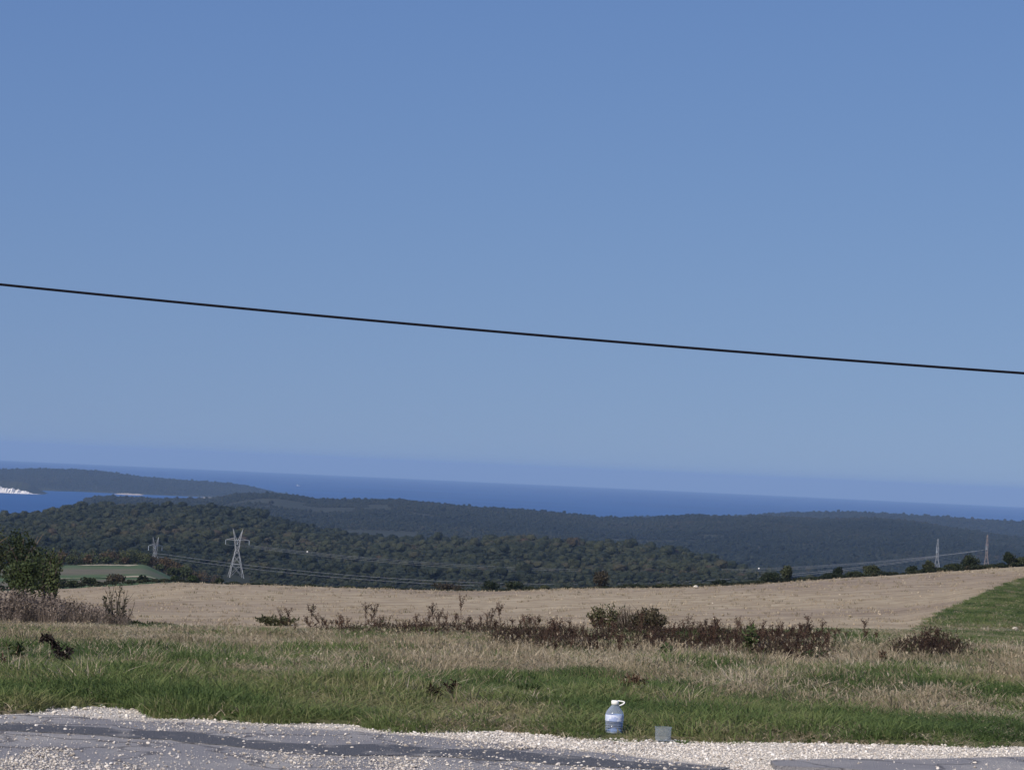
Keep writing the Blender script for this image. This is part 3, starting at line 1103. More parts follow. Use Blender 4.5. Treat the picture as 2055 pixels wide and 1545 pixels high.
green = leafy('green_blades', [(0.0, (.056, .092, .030)), (0.3, (.098, .148, .048)), (0.6, (.145, .188, .066)), (0.8, (.20, .21, .092)), (1.0, (.29, .265, .15))], .35, local=.2, lscale=9)
dry = leafy('dry_blades', [(0.0, (.14, .135, .07)), (0.25, (.25, .21, .135)), (0.6, (.38, .32, .225)), (1.0, (.52, .46, .35))], .3, local=.25, lscale=9)
mauve = leafy('dry_brush_stems', [(0.0, (.085, .068, .052)), (0.5, (.165, .135, .110)), (1.0, (.28, .235, .20))], .2, local=.25, lscale=6)
fine = [tuft_mesh('green_tuft_a', 1, 52, .10, .5, .18, .010, 1.0, [green], curl=.8), tuft_mesh('green_tuft_b', 2, 44, .15, .5, .19, .010, .8, [green], curl=.8),
        tuft_mesh('green_tuft_c', 3, 40, .07, .5, .20, .016, 1.3, [green], curl=.9),
        tuft_mesh('dry_tuft_a', 4, 30, .13, .5, .19, .009, .85, [dry], head=.06), tuft_mesh('dry_tuft_b', 5, 26, .19, .5, .2, .009, .7, [dry], head=.12), tuft_mesh('dry_tuft_c', 6, 34, .10, .5, .2, .010, 1.3, [dry], curl=1.0),
        tuft_mesh('broad_leaves', 17, 18, .085, .5, .17, .040, 1.5, [green], curl=.9),
        tuft_mesh('straw_tussock', 23, 70, .19, .45, .20, .009, .9, [dry], head=.15, curl=.8), tuft_mesh('green_tussock', 24, 70, .15, .45, .20, .011, 1.1, [green], curl=.8)]
g = np.random.default_rng(31)


def verge_points(n, d0, d1, margin=R(1.6)):
    az_ = g.uniform(R(-11.7) - margin, R(11.7) + margin, n)
    D_ = np.sqrt(g.uniform(d0 * d0, d1 * d1, n))
    return az_, D_


parts = []
for (n, d0, d1, sc) in ((50000, 21.5, 36, 1.0), (50000, 36, 74, 1.25), (-30000, 74, 260, 1.7)):
    az_, D_ = verge_points(abs(n), d0, d1, R(4.5) if d1 < 40 else R(1.8))
    if n < 0:                                        # the slope at the far right only
        az_ = R(7.5) + np.abs(az_) / R(13.3) * R(5.9)
    e_, f_ = line_D(I_EDGE, az_), line_D(I_NEAR, az_)
    x_, y_ = D_ * np.sin(az_), D_ * np.cos(az_)
    k = (D_ > e_ - .22 + .50 * (vn(x_, y_, .45, 51) - .2)) & (D_ < f_ + .5)
    x_, y_, D_, az_ = x_[k], y_[k], D_[k], az_[k]
    z_ = np.where(D_ < e_[k], 0.0, land(x_, y_))
    u, v = project(np.stack([x_, y_, z_], 1))
    m_ = len(x_)
    # how dry: bands of straw across the verge, greener near the road and at the far right
    dryness = np.interp(v, [1240, 1262, 1300, 1340, 1375, 1405, 1480], [.26, .22, .22, .26, .27, .20, .12])
    vc = np.interp(u, [0, 250, 420, 600, 900, 1200, 1600, 2055], [1260, 1264, 1278, 1300, 1306, 1332, 1347, 1350])
    dryness += .42 * np.exp(-((v - vc) / 22) ** 2)
    dryness -= .34 * np.clip((620 - u) / 220, 0, 1) * np.clip((v - 1285) / 15, 0, 1)
    dryness -= .40 * np.clip((u - 1500) / 160, 0, 1) * np.exp(-((v - 1286) / 18) ** 2)
    dryness += (fbm(x_, y_ * .45, 2.6, 53) - .5) * 1.9 + (vn(x_, y_ * .6, 1.0, 54) - .5) * .9
    dryness = np.where(D_ > 76, .10 + (fbm(x_, y_, 6, 52) - .5) * .5 + .35 * (np.exp(-((v - 1262) / 9) ** 2)), dryness)
    isdry = g.random(m_) < np.clip((dryness - .10) * 1.15, .07, .80)
    kd = np.where(isdry, g.choice([3, 4, 5], m_, p=[.5, .3, .2]), g.choice([0, 1, 2, 6], m_, p=[.37, .25, .18, .20]))
    kd = np.where(isdry & (g.random(m_) > (D_ - 25) / 12), 5, kd)
    tn = np.where(isdry, np.clip(.5 + g.normal(size=m_) * .2 + (fbm(x_, y_, 2.0, 57) - .5), 0, 1),
                  np.clip(.34 + (fbm(x_, y_, 1.6, 55) - .5) * 1.1 + (fbm(x_, y_ * .6, 3.4, 58) - .5) * .9 + g.normal(size=m_) * .17 + .20 * np.clip(dryness, 0, 1), 0, 1))
    ss = sc * g.uniform(.7, 1.3, m_) * np.clip((D_ - e_[k]) / 1.0 + .6, .5, 1) * np.where(D_ > 76, .8, 1)
    clear_ = ((np.abs(u - 1232) < 34) & (v > 1466)) | ((np.abs(u - 1330) < 30) & (v > 1474)) | ((np.abs(u - 122) < 34) & (v > 1318) & (v < 1372)) | ((np.abs(u - 1270) < 26) & (v > 1380) & (v < 1404)) | ((np.abs(u - 890) < 34) & (v > 1406) & (v < 1428))
    ss = np.where(clear_, ss * .45, ss)
    S = np.stack([ss, ss, ss * np.interp(D_, [22, 36, 50, 58, 70, 76, 90], [1.0, 1.0, .80, .62, .40, .40, .5]) * (.5 + 1.1 * vn(x_, y_, 1.4, 59)) * np.where(isdry, 1.0, np.interp(D_, [26, 38], [1.0, 1.05]))], 1)
    parts.append((np.stack([x_, y_, z_], 1), S, kd, tn))
P = np.concatenate([p_[0] for p_ in parts])
S = np.concatenate([p_[1] for p_ in parts])
kd = np.concatenate([p_[2] for p_ in parts])
tn = np.concatenate([p_[3] for p_ in parts])
gd = (kd >= 3) & (kd < 6)
kg = np.where(kd == 6, 3, kd)
ts = g.random(len(P)) < .05
kg = np.where(ts & ~gd, 4, kg)
kd = np.where(ts & gd & (np.hypot(P[:, 0], P[:, 1]) > 29), 6, kd)
big = g.random(len(P)) < .035
S[big] *= np.array([1.15, 1.15, 1.15])
rz_ = g.uniform(0, 6.28, len(P))
scatter('grass', P[~gd], rz_[~gd], S[~gd], kg[~gd], tn[~gd], fine[:3] + [fine[6], fine[8]], 'short green grass growing on the verge', 'grass')
scatter('grass', P[gd], rz_[gd], S[gd], kd[gd] - 3, tn[gd], fine[3:6] + [fine[7]], 'dry straw coloured grass standing in bands on the verge', 'grass')

# dry brush in front of the left trees
stalk = [tuft_mesh('brush_a', 7, 26, .62, .4, .22, .012, .25, [mauve], head=.5), tuft_mesh('brush_b', 8, 22, .85, .4, .2, .012, .3, [mauve], head=.6)]
n = 1000
u, dd = g.uniform(-140, 262, n), g.uniform(64, 76, n)
keep = g.random(n) < np.clip(np.interp(u, [-140, 0, 180, 262], [1, 1, .8, .2]), 0, 1)
p0 = at_dist(u[keep], np.full(keep.sum(), 1240.0), dd[keep])
p0[:, 2] = land(p0[:, 0], p0[:, 1])
n = len(p0)
hs = g.uniform(.7, 1.15, n) * np.interp(u[keep], [-140, 60, 120, 262], [.80, .80, .66, .45])
scatter('dry_brush', p0, g.uniform(0, 6.28, n), hs, g.integers(0, 2, n), np.clip(.5 + g.normal(size=n) * .25, 0, 1), stalk, 'greyish mauve dry brush in front of the trees at left', 'brush')

# clods on the field
clod_m = leafy('field_clods', [(0.0, (.20, .16, .11)), (0.4, (.31, .255, .18)), (0.85, (.42, .355, .26)), (1.0, (.64, .60, .53))], 0.0, local=.1, lscale=3)
clods = [rock_mesh('clod_%d' % k, 120 + k, [clod_m], .55) for k in range(3)]
straw = tuft_mesh('stubble', 9, 14, .12, .5, .25, .02, .6, [dry], curl=.8)
n = 26000
az_ = g.uniform(R(-12.8), R(12.8), n)
D_ = 68 + (335 - 68) * g.random(n) ** 1.2
k = (D_ > line_D(I_NEAR, az_) + .5) & (D_ < line_D(I_FAR, az_) - 1)
x_, y_ = (D_ * np.sin(az_))[k], (D_ * np.cos(az_))[k]
row = np.sin((x_ * math.cos(R(38)) - y_ * math.sin(R(38))) * 2 * math.pi / 2.6 + 5 * vn(x_, y_, 40, 61))
kk = (g.random(len(x_)) < .45 + .35 * row) & (fbm(x_, y_, 9, 63) > .36)
x_, y_, D_ = x_[kk], y_[kk], D_[k][kk]
n = len(x_)
s = np.exp(g.normal(size=n) * .5) * .05 * np.interp(D_, [70, 330], [.8, 1.8])
kd = g.choice([0, 1, 2, 3], n, p=[.3, .25, .25, .2])
s = np.where(kd == 3, np.interp(D_, [70, 330], [.8, 2.4]), s)
scatter('soil', np.stack([x_, y_, land(x_, y_) + .01], 1), g.uniform(0, 6.28, n), s, kd, np.clip(.42 + g.normal(size=n) * .2 + (g.random(n) < .003) * .5, 0, .93), clods + [straw], 'clods and stubble scattered over the bare field', 'soil')

# ---------------------------------------------------------------- docks and other weeds
rust = leafy('dock_seeds', [(0.0, (.030, .020, .015)), (0.5, (.060, .036, .026)), (1.0, (.105, .066, .046))], .1, tint=False, local=.3, lscale=12)
stem_b = plain('dead_stem', (.075, .045, .030), .8, noise=(15, .3))
dead = leafy('dead_leaves', [(0.0, (.022, .016, .012)), (0.6, (.05, .033, .022)), (1.0, (.10, .066, .042))], .1, tint=False, local=.3, lscale=14)
weed_g = leafy('weed_leaves', [(0.0, (.03, .05, .018)), (0.5, (.055, .085, .03)), (1.0, (.09, .11, .045))], .3, tint=False, local=.25, lscale=8)
shade_g = leafy('bush_leaves', [(0.0, (.028, .042, .018)), (0.5, (.050, .068, .028)), (1.0, (.078, .088, .040))], .2, tint=False, local=.25, lscale=1.2)


def dock(name, seed, h):
    rr = random.Random(seed)
    mb = MB()
    top = Vector((rr.uniform(-.1, .1) * h, rr.uniform(-.1, .1) * h, h))
    mid = top * .5 + Vector((rr.uniform(-.03, .03), 0, 0))
    mb.tube([(0, 0, -.03), mid, top], [.008, .007, .004], 4, 0)
    arms = [(mid.lerp(top, t), top) for t in (.1,)]
    tips = [(mid, top)]
    for k in range(rr.randint(3, 6)):
        t = rr.uniform(.15, .75)
        a = mid.lerp(top, t)
        an = rr.uniform(0, 6.28)
        e = a + Vector((math.cos(an) * .12, math.sin(an) * .12, rr.uniform(.14, .3))) * (h / .7)
        mb.tube([a, e], [.005, .003], 3, 0)
        tips.append((a, e))
    for a, e in tips:
        n_ = 34 if a == mid else 20
        for k in range(n_):
            p_ = a.lerp(e, rr.uniform(.1, 1.05)) + Vector((rr.gauss(0, .018), rr.gauss(0, .018), rr.gauss(0, .015)))
            mb.leaf(p_, (rr.uniform(-1, 1), rr.uniform(-1, 1), rr.uniform(-.6, 1)), .028, .042, 1, .2, rr)
    for k in range(rr.randint(4, 7)):
        an = rr.uniform(0, 6.28)
        mb.leaf((0, 0, rr.uniform(0, .3 * h)), (math.cos(an), math.sin(an), rr.uniform(.1, .9)), .05, rr.uniform(.12, .24), rr.choice([1, 2]), .8, rr)
    return mb.mesh(name, [stem_b, rust, weed_g])


docks = [dock('dock_%d' % k, 200 + k, h) for k, h in enumerate((.62, .75, .55, .85, .48, .68))]
rr = random.Random(77)


def spot(x, D):
    """ground point below picture column x at distance D"""
    y = 1250.0
    for _ in range(4):
        p = at_dist(x, y, D)
        p[2] = float(land(p[0], p[1]))
        u_, v_ = project(p)
        y = float(v_)
    return p


cnt = 0
cand = []
while cnt < 270:
    x = rr.uniform(560, 1660)
    zone = 1.0 if x > 1060 else (.42 if x > 700 else .20)
    if rr.random() > zone:
        continue
    D = rr.uniform(43, 60) if x > 1080 else rr.uniform(55, 68)
    if x > 1440 and rr.random() < .5:
        D = rr.uniform(45, 60)
    cand.append((x, D))
    cnt += 1
for k in range(16):
    cand.append((rr.gauss(1868, 22), rr.uniform(49, 53)))
for k in range(10):
    cand.append((rr.uniform(1600, 1760), rr.uniform(52, 60)))
for x, D in cand:
    p = spot(x, D)
    o = link('dock_plant', docks[rr.randrange(6)], loc=p, rz=rr.uniform(0, 6.28), scale=(rr.uniform(.36, .64) if rr.random() < .86 else rr.uniform(.66, .85)) * (1.15 if x < 1080 else 1))
    o.rotation_euler = (rr.gauss(0, .16), rr.gauss(0, .16), rr.uniform(0, 6.28))
    zl = ('dock stalk in the thin row of weeds left of the spiky shrub' if x < 1180 else 'dock stalk in the dense rusty mass below the pair of shrubs' if x < 1345 else
          'dock stalk in the rusty mass right of the pair of shrubs' if x < 1590 else 'dock stalk in the sparse weeds where the rusty mass ends' if x < 1790 else 'dock stalk in the small rusty clump on the green slope at right')
    tag(o, 'rusty dried ' + zl, 'weed', zl)
p = spot(926, 68)
tag(link('dock_plant', docks[3], loc=p, rz=.4, scale=(.9, .9, 1.15)), 'tallest thin dock stalk standing clear against the bare field', 'weed')
p = spot(732, 68)
tag(link('dock_plant', docks[1], loc=p, rz=1.4, scale=(.9, .9, .95)), 'crooked dock stalk at the end of the thin row before the field', 'weed')


weed_m = leafy('tangled_weed', [(0.0, (.022, .015, .011)), (0.4, (.045, .029, .021)), (0.75, (.070, .048, .034)), (1.0, (.055, .080, .033))], .15, local=.3, lscale=8)
tangle = [tuft_mesh('tangle_a', 18, 34, .22, .5, .22, .016, .8, [weed_m], head=.9), tuft_mesh('tangle_b', 19, 30, .30, .5, .2, .014, .6, [weed_m], head=.9)]
n = 2600
u = np.concatenate([g.uniform(1000, 1650, 2140), g.uniform(640, 1010, 210), g.normal(1868, 30, 250)])
dd = np.where(u < 1000, g.uniform(57, 68, n), np.where(u > 1700, g.uniform(48, 53, n), g.uniform(43, 60, n)))
pp = at_dist(u, np.full(n, 1290.0), dd)
keep = fbm(pp[:, 0], pp[:, 1], 2.2, 65) > np.where(u < 1000, .5, .43)
pp = pp[keep]
pp[:, 2] = land(pp[:, 0], pp[:, 1])
n = len(pp)
scatter('weeds', pp, g.uniform(0, 6.28, n), np.stack([g.uniform(.8, 1.3, n), g.uniform(.8, 1.3, n), g.uniform(.6, 1.15, n)], 1), g.integers(0, 2, n), np.clip(.45 + g.normal(size=n) * .28, 0, 1), tangle, 'dull brown tangle of dead weeds between the docks', 'weeds')


def dead_weed():
    """the black bent weed near the left edge"""
    base = spot(128, 32.2)
    root = empty('withered_weed', base)
    s_ = 1 / (F / 32.2)

    def q(x, y, dy=0.0):
        return Vector(((x - 128) * s_, dy, (1336 - y) * s_))
    rr = random.Random(3)
    mb = MB()
    mb.tube([q(131, 1340), q(127, 1322), q(118, 1302), q(112, 1290), q(102, 1277), q(96, 1272)], [.012, .012, .010, .008, .006, .004], 5)
    mb.tube([q(130, 1330), q(136, 1315), q(137, 1298)], [.010, .008, .012], 5)
    mb.tube([q(137, 1318), q(141, 1328), q(145, 1336)], [.009, .008, .006], 5)
    mb.tube([q(122, 1325), q(119, 1332), q(114, 1339)], [.009, .008, .006], 5)
    mb.tube([q(118, 1302, .0), q(117, 1290), q(115, 1281)], [.008, .006, .004], 4)
    mb.tube([q(102, 1277), q(92, 1279), q(80, 1281)], [.006, .006, .004], 4)
    o1 = link('stem', mb.mesh('withered_stem', [plain('black_stem', (.018, .012, .010), .8)]), root)
    mb = MB()
    segs = [((96, 1272), (112, 1296), 70, 5), ((112, 1298), (134, 1325), 170, 11), ((128, 1300), (138, 1324), 50, 6), ((135, 1298), (138, 1304), 26, 3), ((80, 1281), (94, 1278), 30, 3), ((84, 1272), (90, 1276), 14, 2), ((100, 1320), (116, 1328), 40, 5)]
    for a, b, n_, sp in segs:
        for k in range(n_):
            t = rr.random()
            p_ = q(a[0] + (b[0] - a[0]) * t + rr.gauss(0, sp * .5), a[1] + (b[1] - a[1]) * t + rr.gauss(0, sp * .5), rr.gauss(0, sp * .5 * s_))
            mb.leaf(p_, (rr.uniform(-1, 1), rr.uniform(-1, 1), rr.uniform(-1, 1)), .030, .060, 0, .5, rr)
    link('foliage', mb.mesh('withered_foliage', [plain('black_leaf', (.020, .014, .012), .85)]), root)
    tag(root, 'black withered weed leaning over in the green grass near the left edge', 'weed')


dead_weed()


def leafy_weed(x, D, h, n_, w, mat, label, seed, dark=True, name='weed_plant', spread=.35):
    rr = random.Random(seed)
    root = empty(name, spot(x, D))
    mb, lb = MB(), MB()
    for k in range(n_):
        an = rr.uniform(0, 6.28)
        e = Vector((math.cos(an) * spread * h * rr.random(), math.sin(an) * spread * h * rr.random(), h * rr.uniform(.6, 1)))
        m1 = e * .5 + Vector((rr.gauss(0, .03), rr.gauss(0, .03), 0)) * h
        mb.tube([(rr.gauss(0, .02), rr.gauss(0, .02), -.03), m1, e], [.007, .005, .003], 4)
        for j in range(16):
            t = rr.uniform(.2, 1)
            p_ = (m1 * (t / .5) if t < .5 else m1.lerp(e, (t - .5) / .5))
            lb.leaf(p_, (rr.uniform(-1, 1), rr.uniform(-1, 1), rr.uniform(-.4, .9)), w, w * 2.4, 0, .5, rr)
    link('stem', mb.mesh(name + '_stem', [stem_b]), root)
    link('foliage', lb.mesh(name + '_foliage', [mat]), root)
    return tag(root, label, 'weed')


leafy_weed(735, 31.5, .22, 5, .028, dead, 'small dark weed standing in green grass left of the middle', 11)
leafy_weed(598, 33.5, .17, 3, .026, dead, 'small black thistle head at the edge of the straw coloured band', 12)
leafy_weed(906, 26.5, .20, 6, .026, dead, 'dark upright weed with curled leaves in the grass above the gravel', 13)
leafy_weed(872, 26.0, .15, 8, .034, dead, 'low dark weed beside the curled leaved one above the gravel', 14, spread=.6)
leafy_weed(1270, 28.6, .25, 26, .030, dead, 'withered dark clump of weed in the grass above the bottle', 15, spread=.8)
leafy_weed(1340, 40, .42, 7, .045, weed_g, 'tall green weed with dark stalks below the rusty docks', 16, spread=.5)
leafy_weed(1775, 44, .38, 4, .035, dead, 'thin dark dead weed in straw coloured grass at right', 17, spread=.3)
leafy_weed(30, 32, .42, 5, .040, weed_g, 'green weed with dark stalks at the left edge of the grass', 18, spread=.5)
leafy_weed(8, 29.5, .16, 8, .030, rust, 'small reddish weed at the left edge of the picture', 19, spread=.7)
leafy_weed(1060, 27, .14, 12, .035, weed_g, 'dark leafy weed low in the grass before the gravel', 20, spread=1.0)
leafy_weed(293, 34.5, .15, 4, .026, dead, 'small dark weed right of the black withered one', 21, spread=.5)
leafy_weed(1505, 48, .60, 8, .06, weed_g, 'leafy green weed between the rusty docks', 22, spread=.4)

# ---------------------------------------------------------------- shrubs at the edge of the field
def stem_shrub(name, x, D, w, h, n_, mats, label, seed, leaf_w, nleaf, lean=0.5, cat='shrub', start=.25):
    rr = random.Random(seed)
    root = empty(name, spot(x, D))
    mb, lb = MB(), MB()
    for k in range(n_):
        an = rr.uniform(0, 6.28)
        r_ = rr.random() ** .6 * w / 2
        e = Vector((math.cos(an) * r_, math.sin(an) * r_ * .7, h * rr.uniform(.55, 1.0) * (1 - .35 * (2 * r_ / w) ** 2)))
        b0 = Vector((math.cos(an) * r_ * .35, math.sin(an) * r_ * .3, -.05))
        m1 = b0.lerp(e, .55) + Vector((rr.gauss(0, .04), rr.gauss(0, .04), .03)) * h
        mb.tube([b0, m1, e], [.016 * h, .011 * h, .004 * h], 4)
        if rr.random() < .7:
            t = rr.uniform(.3, .8)
            a = m1.lerp(e, t)
            e2 = a + Vector((rr.uniform(-.2, .2), rr.uniform(-.2, .2), rr.uniform(.05, .25))) * h
            mb.tube([a, e2], [.006 * h, .003 * h], 3)
        for j in range(nleaf):
            t = rr.uniform(start, 1.02)
            p_ = b0.lerp(m1, t / .55) if t < .55 else m1.lerp(e, (t - .55) / .45)
            lb.leaf(p_ + Vector((rr.gauss(0, .03), rr.gauss(0, .03), rr.gauss(0, .03))) * h, (rr.uniform(-1, 1), rr.uniform(-1, 1), rr.uniform(-.3, 1)), leaf_w, leaf_w * 2.2, 0, .4, rr)
    link('branches', mb.mesh(name + '_branches', [mats[0]]), root)
    if nleaf:
        link('foliage', lb.mesh(name + '_foliage', [mats[1]]), root)
    return tag(root, label, cat)


olive = leafy('olive_leaves', [(0.0, (.055, .060, .030)), (0.5, (.095, .098, .050)), (1.0, (.16, .15, .085))], .25, tint=False, local=.3, lscale=3)
dull = leafy('dull_olive_leaves', [(0.0, (.030, .030, .018)), (0.5, (.052, .050, .030)), (1.0, (.085, .076, .048))], .2, tint=False, local=.3, lscale=4)
grey_stem = plain('grey_stem', (.15, .125, .10), .8, noise=(8, .3))
stem_shrub('shrub', 1216, 69.6, 1.05, 1.0, 34, [stem_b, olive], 'spiky olive shrub before the field, left one of the pair', 31, .05, 16)
stem_shrub('shrub', 1302, 69.8, 1.1, .70, 70, [stem_b, dull], 'low dark olive shrub before the field, next to the spiky olive one', 32, .045, 30, start=.1)
stem_shrub('dry_grass_clump', 1258, 70.5, 1.1, .85, 70, [mauve, mauve], 'pinkish dry clump between the two shrubs before the field', 33, .02, 6)
stem_shrub('bare_shrub', 234, 68.5, .95, 1.30, 20, [plain('dark_twig', (.05, .042, .030), .8), olive], 'nearly bare twiggy shrub at the end of the dry brush', 34, .05, 7, start=.05)
stem_shrub('low_bush', 262, 70.2, 1.3, .16, 30, [stem_b, shade_g], 'low dark creeping bush at the foot of the bare shrub', 35, .05, 20, start=0)
stem_shrub('low_bush', 318, 71.0, .9, .12, 24, [stem_b, shade_g], 'low dark creeping bush on the field edge right of the bare shrub', 36, .05, 20, start=0)
stem_shrub('low_bush', 558, 76.0, 1.5, .30, 40, [stem_b, olive], 'low grey green bush on the near edge of the bare field', 37, .05, 20, start=0)


# trees with limbs and leaf crowns
def limb_tree(name, base, h, w, seed, leaf, n_, mat, label, cat='tree', group=None, squash=.9, low=.12, lumps=11):
    rr = random.Random(seed)
    root = empty(name, base)
    mb = MB()
    th = h * .45
    mb.tube([(0, 0, -.15), (rr.uniform(-.03, .03) * w, 0, th * .5), (rr.uniform(-.06, .06) * w, rr.uniform(-.05, .05) * w, th), (0, 0, h * .8)], [h * .035, h * .028, h * .02, h * .006], 7)
    for k in range(9):
        z0 = h * rr.uniform(.12, .55)
        an = rr.uniform(0, 6.28)
        e = Vector((math.cos(an) * w * .40, math.sin(an) * w * .36, z0 + h * rr.uniform(.15, .4)))
        mb.tube([(0, 0, z0), e * .5 + Vector((0, 0, z0 * .5)) + Vector((rr.gauss(0, .03) * w, 0, .02 * h)), e], [h * .014, h * .009, h * .003], 5)
    link('trunk', mb.mesh(name + '_trunk', [BARK]), root)
    ch = h * (1 - low)
    P, Nn = crown_points(n_, (w / 2 * 1.05, w / 2 * squash, ch / 2 * 1.04), seed, lumps, .35)
    V, Q = leaf_quads(P + np.array([0, 0, h - ch / 2]), leaf, seed + 5, nrm=Nn, nmix=.35)
    link('crown', mesh_of(name + '_crown', V, Q, [mat]), root)
    return tag(root, label, cat, group)


light_g = leafy('light_leaves', [(0.0, (.045, .066, .026)), (0.5, (.075, .10, .042)), (1.0, (.125, .14, .066))], .35, tint=False, local=.35, lscale=1.5)
def px_tree(x, D, ytop, wpx, seed, leaf, n_, mat, label, lumps=11, **kw):
    b = spot(x, D)
    u_, v_ = project(b)
    return limb_tree('tree', b, (float(v_) - ytop) / (F / D), wpx / (F / D), seed, leaf, n_, mat, label, lumps=lumps, **kw)


px_tree(-40, 118, 1030, 150, 401, .11, 2800, shade_g, 'tall dark tree cut by the left edge of the picture')
px_tree(40, 121, 1046, 110, 402, .10, 1800, shade_g, 'dark green tree beside the one cut by the left edge')
px_tree(88, 124, 1080, 84, 403, .10, 1500, shade_g, 'smaller dark tree, rightmost of the trees at the left edge')
px_tree(52, 108, 1108, 90, 404, .10, 1700, light_g, 'pale leaved shrubby tree in front of the dark trees at left', lumps=14)
px_tree(104, 110, 1112, 36, 405, .10, 520, light_g, 'small pale sapling with an arching branch beside the left trees', lumps=8)

# bushes along the far edge of the field
PXM = 5000 / 336.0
hedge = [(1545, 62, 1147, 0, 'broad dark bush where the line of bushes on the field edge begins'), (1578, 34, 1130, 1, 'tall narrow bush beside the broad one at the start of the line'), (1610, 46, 1157, 2, None), (1650, 60, 1155, 2, None),
         (1681, 26, 1134, 0, 'dark bush with a knob shaped top in the field edge line'), (1668, 52, 1148, 2, None), (1716, 44, 1143, 2, None), (1748, 52, 1130, 0, 'wide dark bush before the pale power wires'),
         (1770, 52, 1143, 2, None), (1828, 38, 1132, 0, 'round black green bush standing apart on the field edge'), (1862, 26, 1124, 1, 'narrow bush at the foot of the nearer right pylon'), (1885, 44, 1136, 2, None),
         (1914, 44, 1126, 2, None), (1946, 46, 1109, 0, 'largest round bush on the skyline side of the field at right'), (1984, 52, 1130, 2, None), (2026, 26, 1105, 1, 'pointed bush close to the right edge of the picture'), (2050, 50, 1114, 2, None),
         (2100, 60, 1108, 2, None), (895, 78, 1168, 0, 'low dark mound of bush on the far field edge left of centre'), (985, 46, 1161, 2, None), (1030, 44, 1163, 2, None), (1092, 30, 1172, 2, None), (1062, 36, 1174, 2, None),
         (1203, 44, 1138, 0, 'dark brown lone tree on the far field edge behind the shrubs'), (1275, 60, 1170, 2, None), (1330, 44, 1170, 2, None), (1400, 34, 1169, 2, None), (1442, 42, 1161, 0, 'dark bush on the far field edge right of the lone tree'),
         (1500, 40, 1166, 2, None), (118, 52, 1159, 2, None), (150, 46, 1161, 2, None), (182, 40, 1156, 2, None), (232, 62, 1146, 3, 'bare grey brown dome of a bush at the field corner'), (286, 30, 1153, 0, 'small round dark bush right of the bare dome'),
         (350, 24, 1153, 4, 'pale green bush on the pale track behind the field'), (386, 30, 1151, 4, 'pair partner of the pale green bush, closer to the big pylon'), (440, 22, 1157, 0, 'small dark bush at the foot of the big pylon'),
         (330, 30, 1162, 2, None), (470, 34, 1166, 2, None), (540, 40, 1170, 2, None), (620, 44, 1174, 2, None), (700, 40, 1174, 2, None), (780, 44, 1176, 2, None), (1140, 36, 1174, 2, None), (1470, 36, 1168, 2, None)]
hedge_g = leafy('hedge_leaves', [(0.0, (.016, .024, .011)), (0.5, (.030, .040, .017)), (1.0, (.046, .054, .024))], .15, tint=False, local=.25, lscale=1.0)
brown_g = leafy('brown_bush', [(0.0, (.035, .028, .018)), (0.5, (.052, .044, .028)), (1.0, (.075, .062, .042))], .15, tint=False, local=.2, lscale=1)
low_rank = {x: i for i, x in enumerate(sorted(h_[0] for h_ in hedge if h_[4] is None))}
for k, (x, wpx, ytop, kind_, lab) in enumerate(hedge):
    b = spot(x, 334 + (k % 5) * 1.6)
    u_, v_ = project(b)
    h_ = max((float(v_) - ytop) / PXM, .5)
    w_ = wpx / PXM
    mat = {0: hedge_g, 1: hedge_g, 2: hedge_g, 3: brown_g, 4: light_g}[kind_]
    if x in (1203, 895):
        mat = brown_g
    limb_tree('bush', b, h_, w_, 500 + k, .17, int(420 + 420 * w_ * h_ / 6), mat, lab or 'low dark green hedge bush on the far field edge, %s such bush from the left' % ORD[low_rank[x]], 'bush', None if lab else 'hedge bushes on the far field edge', 1.0, .02, 9)

# low hedge growth filling the gaps of that edge
n = 1500
u = g.uniform(-150, 2200, n)
low_p = [tree_mesh('low_growth_%d' % k, 700 + k, 1.0, 1.9, .2, 90, [leaf_wood, BARK], .02, 6, core=False) for k in range(2)]
dd = 333 + g.uniform(0, 7, n)
pp = at_dist(u, np.full(n, 1170.0), dd)
pp[:, 2] = land(pp[:, 0], pp[:, 1])
sz = g.uniform(.35, .9, n) * np.interp(u, [0, 300, 420, 800, 1500, 2055], [1.0, .8, .45, .55, .8, 1.0])
scatter('undergrowth', pp, g.uniform(0, 6.28, n), sz, g.integers(0, 2, n), np.clip(.35 + g.normal(size=n) * .2, 0, 1), low_p, 'low dark undergrowth along the far edge of the field', 'undergrowth')

# single trees in the dip behind the meadow
tm = [leafy('copse_green', [(0.0, (.030, .044, .016)), (0.5, (.052, .066, .024)), (1.0, (.085, .088, .034))], .2, tint=False, local=.2, lscale=.4),
      leafy('copse_brown', [(0.0, (.060, .045, .024)), (0.5, (.085, .062, .034)), (1.0, (.11, .085, .045))], .2, tint=False, local=.2, lscale=.4),
      leafy('copse_yellow', [(0.0, (.070, .072, .026)), (0.5, (.10, .098, .034)), (1.0, (.135, .12, .045))], .2, tint=False, local=.2, lscale=.4)]
rr = random.Random(5)
cops = [(100, 1096), (122, 1100), (150, 1092), (168, 1098), (186, 1093), (205, 1100), (222, 1094), (240, 1096), (258, 1100), (274, 1096), (288, 1104), (303, 1110), (318, 1108), (334, 1116), (350, 1120), (368, 1126), (388, 1134), (408, 1140),
        (140, 1112), (176, 1112), (215, 1114), (252, 1116), (292, 1122), (322, 1128), (345, 1134), (430, 1148), (520, 1154), (80, 1092), (60, 1090), (40, 1088)]
nm = {0: ('green', 'dark green tree'), 1: ('brown', 'brown autumn tree'), 2: ('yellow', 'yellowish green tree')}
cops.sort()
seen = {0: 0, 1: 0, 2: 0}
